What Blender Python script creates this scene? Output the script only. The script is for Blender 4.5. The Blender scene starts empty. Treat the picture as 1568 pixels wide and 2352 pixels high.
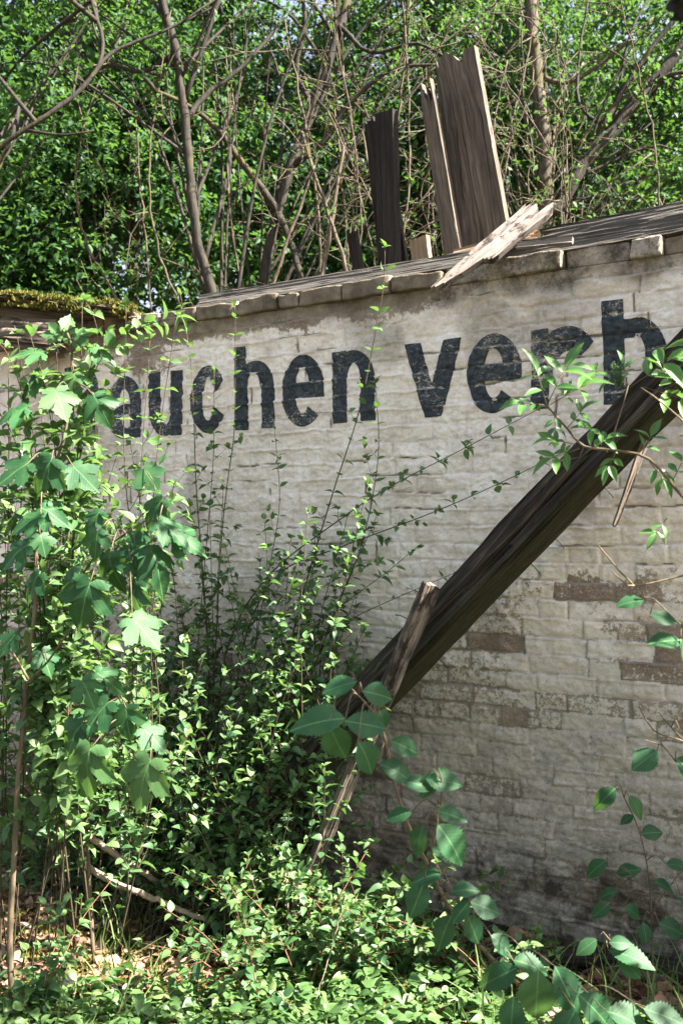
import bpy, math, random
import numpy as np
from mathutils import Vector, Matrix

R = np.random.RandomState(7)
random.seed(7)
COL = bpy.context.scene.collection
F, HV, CU, CAMZ = 2287.0, 1240.0, 784.0, 1.7
UP = np.array([0, 0, 1.0])


def P(u, v, Y):
    return np.array([(u - CU) / F * Y, Y, CAMZ - (v - HV) / F * Y])


def nrm(a):
    a = np.asarray(a, float)
    return a / (np.linalg.norm(a, axis=-1, keepdims=True) + 1e-12)


# ------------------------------------------------------------------ wall frame
TH = math.atan(0.594)
C_, S_ = math.cos(TH), math.sin(TH)
Y0 = 4.63
WD = np.array([C_, -S_, 0])
WN = np.array([-S_, -C_, 0])          # toward the viewer


def W(s, z, out=0.0):
    return np.array([0, Y0, 0]) + WD * s + WN * out + UP * z


def s_of(u):
    return (u - CU) * Y0 / (F * C_ + (u - CU) * S_)


def wY(u):
    return Y0 - s_of(u) * S_


def z_of(u, v):
    return CAMZ - (v - HV) * wY(u) / F


# ------------------------------------------------------------------ noise
_L = np.random.RandomState(3).rand(256, 256)


def vn(x, y, seed=0):
    x = np.asarray(x, float) + seed * 17.13
    y = np.asarray(y, float) + seed * 9.71
    xi, yi = np.floor(x).astype(int), np.floor(y).astype(int)
    fx, fy = x - xi, y - yi
    fx, fy = fx * fx * (3 - 2 * fx), fy * fy * (3 - 2 * fy)
    a, b = _L[xi & 255, yi & 255], _L[(xi + 1) & 255, yi & 255]
    c, d = _L[xi & 255, (yi + 1) & 255], _L[(xi + 1) & 255, (yi + 1) & 255]
    return (a * (1 - fx) + b * fx) * (1 - fy) + (c * (1 - fx) + d * fx) * fy


def fbm(x, y, seed=0, o=4):
    t, a, s = 0, 0.5, 0
    for i in range(o):
        t = t + a * vn(x * 2 ** i, y * 2 ** i, seed + i * 5)
        s += a
        a *= 0.5
    return t / s


def sstep(a, b, x):
    t = np.clip((x - a) / (b - a), 0, 1)
    return t * t * (3 - 2 * t)


# ------------------------------------------------------------------ mesh builder
class MB:
    def __init__(self):
        self.v, self.f, self.a, self.n = [], [], [], 0

    def add(self, V, faces, att=None):
        V = np.asarray(V, float)
        for fa in faces:
            fa = np.asarray(fa, int)
            if fa.size:
                self.f.append(fa + self.n)
        self.v.append(V)
        if att is None:
            att = np.zeros((len(V), 4))
        self.a.append(att)
        self.n += len(V)

    def build(self, name, mat, parent=None, smooth=True, matrix=None):
        V = np.concatenate(self.v)
        if parent is not None:
            V = V - np.array(parent.location)
        me = bpy.data.meshes.new(name)
        me.vertices.add(len(V))
        me.vertices.foreach_set('co', V.astype(np.float32).ravel())
        tot = np.concatenate([np.full(len(f), f.shape[1]) for f in self.f])
        loops = np.concatenate([f.ravel() for f in self.f])
        me.loops.add(len(loops))
        me.loops.foreach_set('vertex_index', loops.astype(np.int32))
        me.polygons.add(len(tot))
        st = np.concatenate([[0], np.cumsum(tot)[:-1]])
        me.polygons.foreach_set('loop_start', st.astype(np.int32))
        me.update(calc_edges=True)
        me.polygons.foreach_set('use_smooth', np.full(len(tot), smooth))
        at = me.attributes.new('leaf', 'FLOAT_COLOR', 'POINT')
        at.data.foreach_set('color', np.concatenate(self.a).astype(np.float32).ravel())
        me.materials.append(mat)
        me.validate()
        o = bpy.data.objects.new(name, me)
        COL.objects.link(o)
        if parent is not None:
            o.parent = parent
        if matrix is not None:
            o.matrix_world = matrix
        return o


def tag(o, label, cat, group=None, kind=None):
    if label:
        o['label'] = label
    if cat:
        o['category'] = cat
    if group:
        o['group'] = group
    if kind:
        o['kind'] = kind
    return o


def thing(name, label, cat, loc, group=None):
    o = bpy.data.objects.new(name, None)
    COL.objects.link(o)
    o.location = tuple(float(x) for x in loc)
    o.empty_display_size = 0.1
    return tag(o, label, cat, group)


def spl(pts, step):
    p = np.asarray(pts, float)
    if len(p) == 2:
        n = max(2, int(np.linalg.norm(p[1] - p[0]) / step))
        return p[0] + (p[1] - p[0]) * np.linspace(0, 1, n + 1)[:, None]
    q = np.vstack([2 * p[0] - p[1], p, 2 * p[-1] - p[-2]])
    out = []
    for i in range(1, len(q) - 2):
        n = max(1, int(np.linalg.norm(q[i + 1] - q[i]) / step))
        t = np.linspace(0, 1, n, endpoint=False)[:, None]
        a, b, c, d = q[i - 1], q[i], q[i + 1], q[i + 2]
        out.append(0.5 * (2 * b + (c - a) * t + (2 * a - 5 * b + 4 * c - d) * t * t + (-a + 3 * b - 3 * c + d) * t ** 3))
    out.append(p[-1:])
    return np.vstack(out)


def tube(mb, path, r0, r1, k=5, rough=0.0, att=0.5):
    p = np.asarray(path, float)
    n = len(p)
    t = nrm(np.gradient(p, axis=0))
    ref = np.array([0.31, 0.52, 0.79])
    if abs(np.dot(t[0], ref)) > 0.9:
        ref = np.array([1.0, 0, 0])
    a = nrm(np.cross(t, ref))
    b = np.cross(t, a)
    r = np.linspace(r0, r1, n)[:, None]
    ang = np.arange(k) * 2 * math.pi / k
    V = np.empty((n, k, 3))
    for j, g in enumerate(ang):
        rr = r
        if rough:
            rr = r * (1 + rough * (R.rand(n, 1) - 0.5))
        V[:, j] = p + rr * (math.cos(g) * a + math.sin(g) * b)
    i = np.arange(n - 1)[:, None] * k
    j = np.arange(k)[None]
    q = np.stack([i + j, i + (j + 1) % k, i + k + (j + 1) % k, i + k + j], -1).reshape(-1, 4)
    V = V.reshape(-1, 3)
    at = np.full((len(V), 4), att)
    mb.add(V, [q, [np.arange(k)[::-1]], [np.arange(k) + (n - 1) * k]], at)


# ------------------------------------------------------------------ leaf templates
def t_strip(ts, ws, fold=0.25, curl=0.2, corr=0.0):
    V, Fq = [], []
    for i, (t, w) in enumerate(zip(ts, ws)):
        z = -curl * t * t
        c = corr * (1 if i % 2 else -1)
        V += [(-w, t - (0.06 if corr else 0) * 0, z + fold * w + c), (0, t, z), (w, t, z + fold * w + c)]
    V = np.array(V, float)
    for i in range(len(ts) - 1):
        a = 3 * i
        Fq += [(a, a + 1, a + 4, a + 3), (a + 1, a + 2, a + 5, a + 4)]
    return V, [np.array(Fq)]


T_SMALL = (np.array([(0, 0, 0), (-.3, .45, .08), (0, .5, -.03), (.3, .45, .08), (0, 1, -.12)], float),
           [np.array([(0, 2, 1), (0, 3, 2), (1, 2, 4), (2, 3, 4)])])
_ts = np.array([0, .1, .25, .45, .65, .82, .93, 1.0])
T_OV = t_strip(_ts, np.array([.012, .17, .29, .32, .25, .14, .05, 0.004]), 0.28, 0.28)
T_LANCE = t_strip(_ts, np.array([.01, .08, .16, .20, .17, .10, .04, 0.003]), 0.35, 0.22)
_n = 25
_te = np.linspace(0, 1, _n)
_we = 0.34 * np.sin(np.pi * _te ** 0.85) ** 0.75 * (1 - 0.25 * _te ** 2) + 0.006
_we = _we * (1 + 0.09 * np.where(np.arange(_n) % 2, 1, -1) * (_te > .08))
_we[-1] = 0.004
T_ELM = t_strip(_te, _we, 0.12, 0.28, 0.005)
# slant the veins of the elm leaf forward along its edges
T_ELM[0][:, 1] += 0.35 * np.abs(T_ELM[0][:, 0]) * (1 - T_ELM[0][:, 1]) * 0.8
T_GRASS = t_strip(np.array([0, .3, .6, .85, 1]), np.array([.018, .017, .013, .007, .001]), 0.4, 0.55)


def t_maple():
    half = dict(
        A=[(0, 0), (.08, -.10), (.20, -.13), (.27, -.09), (.38, -.10), (.35, -.02), (.37, .03), (.23, .09), (0, .05)],
        B=[(0, .05), (.23, .09), (.38, .13), (.42, .13), (.46, .22), (.52, .25), (.53, .34), (.61, .45)],
        Cc=[(0, .05), (.61, .45), (.51, .47), (.48, .54), (.40, .52), (.35, .57), (.25, .49), (.13, .39), (0, .28)],
        D=[(0, .28), (.13, .39), (.22, .54), (.29, .60), (.24, .66), (.25, .74), (.16, .80), (.14, .87), (.06, .92), (0, 1.04)])
    V, polys = [], {}

    def z(x, y):
        x = abs(x)
        zz = -0.34 * y * y - 0.42 * x * x + 0.10 * x * y
        if (round(x, 2), round(y, 2)) in ((.23, .09), (.13, .39)):
            zz += 0.05
        return zz
    idx = {}
    faces = {}
    for s in (1, -1):
        for k, pl in half.items():
            ids = []
            for x, y in pl:
                key = (round(x * s, 3), round(y, 3))
                if key not in idx:
                    idx[key] = len(V)
                    V.append((x * s, y, z(x, y)))
                ids.append(idx[key])
            if s < 0:
                ids = ids[::-1]
            faces.setdefault(len(ids), []).append(ids)
    V = np.array(V, float)
    V[:, 1] *= 0.95
    return V, [np.array(f) for f in faces.values()]


T_MAPLE = t_maple()


class Leaves:
    def __init__(self):
        self.p, self.d, self.u, self.s, self.r = [], [], [], [], []

    def one(self, p, d, u, s, r=None):
        self.p.append(p); self.d.append(d); self.u.append(u); self.s.append(s)
        self.r.append(R.rand() if r is None else r)

    def into(self, mb, T):
        if self.p:
            put(mb, T, np.array(self.p), np.array(self.d), np.array(self.u), np.array(self.s), np.array(self.r))


_BR = np.random.RandomState(77)


def put(mb, T, p, d, u, s, r):
    d = nrm(d)
    x = nrm(np.cross(d, u))
    n = np.cross(x, d)
    tv, tf = T
    N, k = len(p), len(tv)
    off = (np.arange(N) * k)[:, None, None]
    bend = (0.2 + 2.1 * _BR.rand(N))[:, None, None]
    tw = _BR.normal(0, .25, N)[:, None, None]
    zz = tv[None, :, 2:3] * bend + tw * tv[None, :, 0:1] * tv[None, :, 1:2]
    wx = (0.85 + .3 * _BR.rand(N))[:, None, None]
    V = p[:, None] + s[:, None, None] * (wx * tv[None, :, 0:1] * x[:, None] + tv[None, :, 1:2] * d[:, None] + zz * n[:, None])
    faces = [(f[None] + off).reshape(-1, f.shape[1]) for f in tf]
    at = np.empty((N, k, 4))
    at[..., 0] = r[:, None]
    at[..., 1] = tv[None, :, 0]
    at[..., 2] = tv[None, :, 1]
    at[..., 3] = 1
    mb.add(V.reshape(-1, 3), faces, at.reshape(-1, 4))


# ------------------------------------------------------------------ materials
class NT:
    def __init__(self, name):
        self.m = bpy.data.materials.new(name)
        self.m.use_nodes = True
        self.t = self.m.node_tree
        self.t.nodes.clear()
        self.out = self.t.nodes.new('ShaderNodeOutputMaterial')

    def n(self, typ, props=None, **ins):
        nd = self.t.nodes.new('ShaderNode' + typ)
        for k, v in (props or {}).items():
            setattr(nd, k, v)
        for k, v in ins.items():
            key = int(k[1:]) if k[0] == '_' and k[1:].isdigit() else k.replace('__', ' ')
            sock = nd.inputs[key]
            if isinstance(v, bpy.types.NodeSocket):
                self.t.links.new(v, sock)
            else:
                if sock.type == 'RGBA' and len(v) == 3:
                    v = (*v, 1)
                sock.default_value = v
        return nd

    def noise(self, vec, scale, detail=4, rough=0.6):
        return self.n('TexNoise', None, Vector=vec, Scale=scale, Detail=detail, Roughness=rough).outputs['Fac']

    def mix(self, fac, a, b, blend='MIX'):
        nd = self.n('Mix', dict(data_type='RGBA', blend_type=blend))
        for i, v in ((0, fac), (6, a), (7, b)):
            s = nd.inputs[i]
            if isinstance(v, bpy.types.NodeSocket):
                self.t.links.new(v, s)
            else:
                s.default_value = v if i == 0 else (*v, 1)
        return nd.outputs[2]

    def math(self, op, a, b=0.5, clamp=False):
        return self.n('Math', dict(operation=op, use_clamp=clamp), _0=a, _1=b).outputs[0]

    def ramp(self, fac, stops):
        nd = self.n('ValToRGB', None, Fac=fac)
        cr = nd.color_ramp
        while len(cr.elements) < len(stops):
            cr.elements.new(0.5)
        for e, (p, c) in zip(cr.elements, stops):
            e.position = p
            e.color = (*c, 1) if not np.isscalar(c) else (c, c, c, 1)
        return nd.outputs[0]

    def mapr(self, v, a, b, c=0.0, d=1.0):
        return self.n('MapRange', None, _0=v, _1=a, _2=b, _3=c, _4=d).outputs[0]

    def obj(self, scale=(1, 1, 1)):
        tc = self.n('TexCoord')
        return self.n('Mapping', None, Vector=tc.outputs['Object'], Scale=scale).outputs[0]

    def attr(self, name='leaf'):
        a = self.n('Attribute', dict(attribute_name=name))
        s = self.n('SeparateColor', None, _0=a.outputs['Color'])
        return s.outputs[0], s.outputs[1], s.outputs[2], a.outputs['Alpha']

    def surf(self, col, rough=0.8, bump=None, dist=0.01, strength=0.6, spec=0.3, extra=None):
        b = self.n('BsdfPrincipled', None)
        for key, v in (('Base Color', col), ('Roughness', rough), ('Specular IOR Level', spec)):
            if isinstance(v, bpy.types.NodeSocket):
                self.t.links.new(v, b.inputs[key])
            else:
                b.inputs[key].default_value = v if np.isscalar(v) else (*v, 1)
        if bump is not None:
            bp = self.n('Bump', None, Height=bump, Distance=dist, Strength=strength)
            self.t.links.new(bp.outputs[0], b.inputs['Normal'])
        return b.outputs[0]

    def done(self, s):
        self.t.links.new(s, self.out.inputs[0])
        return self.m


def leaf_mat(name, dark, mid, light, trans=0.4, rough=0.42, spec=0.45, veins=False, tcol=(.17, .34, .04)):
    t = NT(name)
    r, x, y, _ = t.attr()
    col = t.ramp(r, [(0, dark), (0.5, mid), (1, light)])
    v = t.obj()
    nz = t.noise(v, 30, 2)
    col = t.mix(t.mapr(nz, 0.35, 0.7, 0.0, 0.25), col, light)
    bump = None
    if veins:
        ax = t.math('ABSOLUTE', x)
        mid_ = t.mapr(ax, 0.004, 0.018, 0.55, 0.0)
        col = t.mix(mid_, col, tuple(min(1, c * 2.2 + .02) for c in light))
        ph = t.math('SUBTRACT', y, t.math('MULTIPLY', ax, 0.8))
        w = t.math('SINE', t.math('MULTIPLY', ph, 75.0))
        bump = t.math('ADD', t.math('MULTIPLY', w, 0.12), t.math('MULTIPLY', t.noise(v, 150, 2), 0.6))
    if veins:
        col = t.mix(t.mapr(w, 0.75, 1.0, 0, .28), col, light)
        col = t.mix(t.mapr(t.noise(v, 60, 3), 0.66, 0.74, 0, .7), col, (.16, .13, .045))
    col = t.mix(t.mapr(t.noise(v, 12, 4), 0.4, 0.7, 0, .6), col, dark)
    s = t.surf(col, rough, bump, 0.0015, 0.35, spec)
    tc = t.mix(0.45, col, tcol or (0.30, 0.42, 0.03))
    tr = t.n('BsdfTranslucent', None, Color=tc).outputs[0]
    ms = t.n('MixShader', None, _0=trans, _1=s, _2=tr).outputs[0]
    return t.done(ms)


def bark_mat(name, a, b, moss=None, scale=(25, 25, 6), mossamt=(0.5, 0.65)):
    t = NT(name)
    v = t.obj(scale)
    n1 = t.noise(v, 1.0, 5)
    col = t.mix(t.mapr(n1, 0.35, 0.65), a, b)
    if moss:
        n2 = t.noise(t.obj((3, 3, 3)), 1.2, 4)
        col = t.mix(t.mapr(n2, *mossamt), col, moss)
    return t.done(t.surf(col, 0.85, n1, 0.01, 0.8))


def wood_mat(name, a, b, c, moss=None, grain=(55, 30, 2.2), bleach=None, under=False):
    t = NT(name)
    v = t.obj(grain)
    warp = t.noise(t.obj((6, 6, 1.2)), 1.0, 3)
    vv = t.n('VectorMath', dict(operation='ADD'), _0=v, _1=t.n('CombineXYZ', None, _0=t.math('MULTIPLY', warp, 9.0)).outputs[0]).outputs[0]
    g = t.noise(vv, 1.0, 6, 0.7)
    fine = t.noise(t.obj((300, 150, 7)), 1.0, 3)
    col = t.ramp(g, [(0.28, a), (0.5, b), (0.72, c)])
    col = t.mix(t.mapr(fine, 0.3, 0.7, 0.0, 0.45), col, a)
    ck = t.noise(t.n('VectorMath', dict(operation='MULTIPLY'), _0=vv, _1=(1.9, 1.9, .45)).outputs[0], 1.0, 3, 0.5)
    ck = t.mapr(ck, 0.63, 0.67, 0, 0.85)
    col = t.mix(ck, col, tuple(x * .3 for x in a))
    blot = t.noise(t.obj((7, 7, 3.5)), 1.0, 4)
    col = t.mix(t.mapr(blot, 0.45, 0.75, 0, 0.55), col, tuple(x * 0.45 for x in a))
    if bleach:
        col = t.mix(t.mapr(t.noise(t.obj((16, 16, 7)), 1.0, 5, .7), 0.50, 0.58), col, bleach)
    if moss:
        mm = t.noise(t.obj((5, 5, 2.5)), 1.0, 5)
        if under:                                      # green algae on the underside of the timber
            sx = t.n('SeparateXYZ', None, _0=t.obj())
            um = t.mapr(t.math('ADD', sx.outputs[0], t.math('MULTIPLY', t.math('SUBTRACT', mm, 0.5), 0.10)), 0.012, -0.012)
            col = t.mix(t.math('MULTIPLY', um, t.mapr(g, 0.25, 0.65, 0.75, 0.45)), col, moss)
        else:
            col = t.mix(t.mapr(mm, 0.45, 0.62, 0, 0.7), col, moss)
    h = t.math('SUBTRACT', t.math('ADD', g, t.math('MULTIPLY', fine, 0.4)), t.math('MULTIPLY', ck, 0.8))
    return t.done(t.surf(col, 0.85, h, 0.012, 0.8, 0.2))


M = {}
M['dogwood'] = leaf_mat('dogwood_leaf', (.028, .080, .040), (.062, .140, .050), (.150, .235, .080), 0.38, 0.46, 0.38)
M['maple'] = leaf_mat('maple_leaf', (.010, .052, .020), (.020, .088, .028), (.085, .165, .055), 0.30, 0.55, 0.25, True)
M['elm'] = leaf_mat('elm_leaf', (.011, .052, .024), (.020, .080, .030), (.070, .150, .055), 0.28, 0.55, 0.25, True)
M['elder'] = leaf_mat('elder_leaf', (.030, .100, .030), (.055, .150, .035), (.110, .210, .045), 0.33, 0.4, 0.45, True)
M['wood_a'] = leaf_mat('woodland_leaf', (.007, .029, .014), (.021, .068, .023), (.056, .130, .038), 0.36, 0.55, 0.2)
M['wood_shade'] = leaf_mat('shade_dark_leaf', (.006, .026, .014), (.014, .050, .022), (.034, .090, .030), 0.3, 0.5, 0.4)  # leaves darkened to paint shade into the gaps between trees
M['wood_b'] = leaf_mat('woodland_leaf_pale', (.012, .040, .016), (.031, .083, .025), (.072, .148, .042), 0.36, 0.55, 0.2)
M['herb'] = leaf_mat('herb_leaf', (.045, .105, .035), (.090, .170, .055), (.170, .250, .085), 0.36, 0.45, 0.4)
M['grass'] = leaf_mat('grass_blade', (.05, .11, .025), (.09, .16, .04), (.22, .22, .10), 0.35, 0.5, 0.3)
M['litter'] = leaf_mat('dry_leaf', (.10, .050, .030), (.24, .13, .085), (.42, .28, .20), 0.15, 0.7, 0.2, False, (.4, .2, .08))
M['moss'] = leaf_mat('moss_frond', (.045, .045, .012), (.12, .105, .028), (.22, .175, .055), 0.3, 0.8, 0.1)
M['twig'] = bark_mat('green_twig', (.028, .025, .014), (.075, .055, .030))
M['twig_red'] = bark_mat('red_twig', (.11, .050, .028), (.19, .10, .055))
M['sapling'] = bark_mat('sapling_bark', (.055, .045, .028), (.16, .12, .075))
M['bark_dark'] = bark_mat('shade_dark_bark', (.009, .0075, .006), (.030, .024, .017), (.045, .040, .013), (40, 40, 9), (0.56, 0.66))  # browns lowered to paint shade onto the trunks
M['bark_lit'] = bark_mat('sunlit_bark', (.022, .018, .012), (.105, .082, .056), (.050, .043, .013), (40, 40, 9), (0.55, 0.64))  # paler copy of the bark, painted for sunlit trunk and stems
M['stick'] = bark_mat('dead_stick', (.17, .13, .09), (.34, .27, .19), None, (40, 40, 20))
M['board'] = wood_mat('weathered_board', (.038, .031, .025), (.120, .096, .077), (.23, .19, .158))
M['board_dark'] = wood_mat('dark_board', (.010, .008, .007), (.024, .019, .016), (.052, .041, .034))
M['grey_plank'] = wood_mat('grey_plank', (.035, .031, .027), (.090, .081, .072), (.165, .152, .138))
M['bleached'] = wood_mat('bleached_wood', (.10, .082, .073), (.24, .205, .185), (.34, .295, .27), None, (45, 30, 3), (.035, .026, .022))
M['tan'] = wood_mat('tan_wood', (.15, .10, .06), (.27, .19, .12), (.36, .27, .18))
M['redwood'] = wood_mat('sunlit_split_wood', (.040, .032, .026), (.17, .135, .108), (.42, .34, .285), None, (45, 30, 3), (.035, .027, .022))  # paler browns paint sunlight onto split wood standing in shade
M['beam'] = wood_mat('rotten_beam', (.010, .0085, .007), (.036, .029, .023), (.150, .118, .090), (.045, .043, .017), (60, 60, 2.6), None, True)
M['char'] = wood_mat('charred_wood', (.008, .007, .006), (.016, .014, .013), (.030, .026, .024))
t = NT('rusty_nail')
M['nail'] = t.done(t.surf((.02, .014, .011), 0.7))


def wall_paint(t):
    """limewash over old brick: uses attribute leaf = (joint, brick id, paint lost, dirt)"""
    j, bid, lost, dirt_shade = t.attr()
    v = t.obj()
    f1 = t.noise(v, 9, 6, 0.65)
    f2 = t.noise(v, 42, 5, 0.7)
    f3 = t.noise(v, 130, 5, 0.8)
    f0 = t.noise(t.obj((1.0, 1.0, 2.2)), 3.0, 5, 0.6)
    paint = t.ramp(f1, [(0.30, (.60, .52, .46)), (0.5, (.79, .715, .65)), (0.70, (.86, .82, .77))])
    paint = t.mix(t.mapr(f0, 0.5, 0.68, 0, 0.55), paint, (.64, .57, .48))
    paint = t.mix(t.mapr(f2, 0.50, 0.68, 0, 0.5), paint, (.42, .37, .315))
    paint = t.mix(t.mapr(f3, 0.56, 0.72, 0, 0.5), paint, (.30, .26, .22))
    brick = t.ramp(bid, [(0.0, (.27, .21, .16)), (0.35, (.32, .26, .20)), (0.72, (.24, .175, .14)), (1.0, (.19, .105, .085))])
    brick = t.mix(t.mapr(f2, 0.4, 0.62, 0, 0.7), brick, (.34, .285, .225))
    brick = t.mix(t.mapr(f1, 0.42, 0.62, 0, .6), brick, (.13, .085, .070))
    brick = t.mix(t.mapr(f3, 0.46, 0.60, 0, 0.55), brick, (.46, .41, .34))
    mort = t.mix(f2, (.20, .185, .155), (.38, .35, .295))
    under = t.mix(j, brick, mort)
    edge = t.math('ADD', lost, t.math('MULTIPLY', t.math('SUBTRACT', t.math('ADD', t.math('MULTIPLY', f2, 0.6), t.math('MULTIPLY', f3, 0.4)), 0.5), 1.5))
    cov = t.mapr(edge, 0.44, 0.53)
    col = t.mix(cov, paint, under)
    dd = t.math('MULTIPLY', dirt_shade, t.mapr(t.math('ADD', f1, t.math('MULTIPLY', f3, 0.25)), 0.40, 0.75))
    grime_shade = t.math('MULTIPLY', t.mapr(dirt_shade, 0.0, 0.55, 0.0, 0.62), t.mapr(f2, .3, .6, .6, 1.0))  # grime together with the painted dimness low on the wall
    col = t.mix(grime_shade, col, (.25, .208, .145))
    col = t.mix(dd, col, (.060, .046, .034))
    h = t.math('ADD', t.math('MULTIPLY', f2, 0.6), t.math('MULTIPLY', f3, 0.35))
    return col, h, f1, f2, f3


t = NT('limewashed_brick')
col, h, *_ = wall_paint(t)
M['wall'] = t.done(t.surf(col, 0.92, h, 0.016, 0.9, 0.15))
t = NT('worn_sign_paint')
col, h, f1, f2, f3 = wall_paint(t)
scr = t.noise(t.obj((5.0, 5.0, 9.0)), 9.0, 6, 0.8)
big = t.noise(t.obj(), 3.2, 3)
wear = t.math('ADD', t.math('MULTIPLY', scr, 0.55), t.math('ADD', t.math('MULTIPLY', f3, 0.25), t.math('MULTIPLY', big, 0.38)))
slate = t.mix(t.mapr(f2, .35, .65), (.015, .021, .027), (.056, .067, .076))
wf = t.mapr(t.math('ADD', wear, t.math('MULTIPLY', t.attr()[0], .09)), 0.63, 0.75, 0.0, 0.85)
M['letters'] = t.done(t.surf(t.mix(wf, slate, col), 0.8, h, 0.012, 0.6, 0.2))

t = NT('forest_floor')
v = t.obj()
a = t.noise(v, 3, 6); b = t.noise(v, 22, 6, 0.7); c = t.noise(v, 90, 3)
col = t.ramp(b, [(0.3, (.028, .019, .013)), (0.5, (.075, .050, .034)), (0.7, (.16, .11, .078))])
col = t.mix(t.mapr(a, 0.50, 0.60), col, t.mix(c, (.055, .065, .012), (.15, .15, .03)))
M['ground'] = t.done(t.surf(col, 0.95, t.math('ADD', b, t.math('MULTIPLY', c, 0.5)), 0.03, 0.9, 0.1))

# ------------------------------------------------------------------ camera, light, sky
sc = bpy.context.scene
cam = bpy.data.cameras.new('camera')
co = bpy.data.objects.new('camera', cam)
COL.objects.link(co)
co.location = (0, 0, CAMZ)
co.rotation_euler = (math.pi / 2, 0, 0)
cam.sensor_fit = 'VERTICAL'
cam.sensor_height = 36
cam.sensor_width = 24
cam.lens = 36 * F / 2352
cam.shift_y = 64 / 2352
cam.clip_start = 0.05
cam.clip_end = 500
cam.dof.use_dof = True
cam.dof.focus_distance = 4.2
cam.dof.aperture_fstop = 4.0
sc.camera = co

EL = math.radians(46)
SH = nrm(WD * 0.977 - WN * 0.21)
SUN = np.array([SH[0] * math.cos(EL), SH[1] * math.cos(EL), math.sin(EL)])
sl = bpy.data.lights.new('sun', 'SUN')
sl.energy = 5.0
sl.angle = math.radians(0.5)
sl.color = (1.0, 0.93, 0.82)
so = bpy.data.objects.new('sun', sl)
COL.objects.link(so)
so.rotation_euler = Vector(SUN).to_track_quat('Z', 'Y').to_euler()
so.location = (6, -2, 8)

w = bpy.data.worlds.new('World')
sc.world = w
w.use_nodes = True
nt = w.node_tree
bg = nt.nodes['Background']
sky = nt.nodes.new('ShaderNodeTexSky')
sky.sky_type = 'NISHITA'
sky.sun_disc = False
sky.sun_elevation = EL
sky.sun_rotation = math.atan2(SUN[0], SUN[1])
sky.dust_density = 2.5
sky.air_density = 1.0
hs = nt.nodes.new('ShaderNodeHueSaturation')
hs.inputs['Saturation'].default_value = 0.68
nt.links.new(sky.outputs[0], hs.inputs['Color'])
nt.links.new(hs.outputs[0], bg.inputs[0])
bg.inputs[1].default_value = 0.05
sc.view_settings.view_transform = 'Standard'
sc.view_settings.look = 'None'
sc.view_settings.exposure = 3.05
sc.cycles.max_bounces = 8
sc.cycles.transparent_max_bounces = 8

# ------------------------------------------------------------------ ground
def ground_z(x, y):
    d = (np.asarray(x) * WN[0] + (np.asarray(y) - Y0) * WN[1])      # distance in front of the wall
    near = np.exp(-((d - 0.1) / 0.5) ** 2)
    far = 1 - np.exp(-(np.hypot(x, y - 4) / 14) ** 2)
    return (fbm(x * 1.3, y * 1.3, 2) - 0.5) * 0.10 + (fbm(x * 7, y * 7, 5) - 0.5) * 0.05 + 0.02 * near + far * 0.4


def axis(lo, hi, f0, f1, fine):
    a = np.arange(f0, f1, fine)
    g = [f1]
    st = fine
    while g[-1] < hi:
        st *= 1.35
        g.append(g[-1] + st)
    h = [f0]
    st = fine
    while h[-1] > lo:
        st *= 1.35
        h.append(h[-1] - st)
    return np.concatenate([h[::-1][:-1], a, g])


def grid_faces(n, m):
    i = np.arange(n - 1)[:, None] * m
    j = np.arange(m - 1)[None]
    return np.stack([i + j, i + m + j, i + m + j + 1, i + j + 1], -1).reshape(-1, 4)


gx, gy = axis(-120, 120, -2.4, 2.2, 0.022), axis(-120, 160, 2.6, 5.9, 0.022)
X, Yg = np.meshgrid(gx, gy, indexing='ij')
mb = MB()
mb.add(np.stack([X, Yg, ground_z(X, Yg)], -1).reshape(-1, 3), [grid_faces(len(gx), len(gy))])
tag(mb.build('ground', M['ground']), None, None, None, 'structure')


def gz(x, y):
    return float(ground_z(np.array(x, float), np.array(y, float)))


# ------------------------------------------------------------------ brick wall
TOPZ = 2.812
CH = 0.0765
rw = np.random.RandomState(11)
NC = 60
bounds, bids, bofs = [], [], []
for i in range(NC):
    x = -7.0 + rw.rand() * 0.2
    bd = [x]
    while x < 9:
        L = rw.choice([0.25, 0.25, 0.25, 0.12]) + 0.012 + rw.uniform(-.01, .012)
        x += L
        bd.append(x)
    bounds.append(np.array(bd))
    bids.append(rw.rand(len(bd) + 1))
    bofs.append(rw.normal(0, 1, (len(bd) + 1, 3)))


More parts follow.
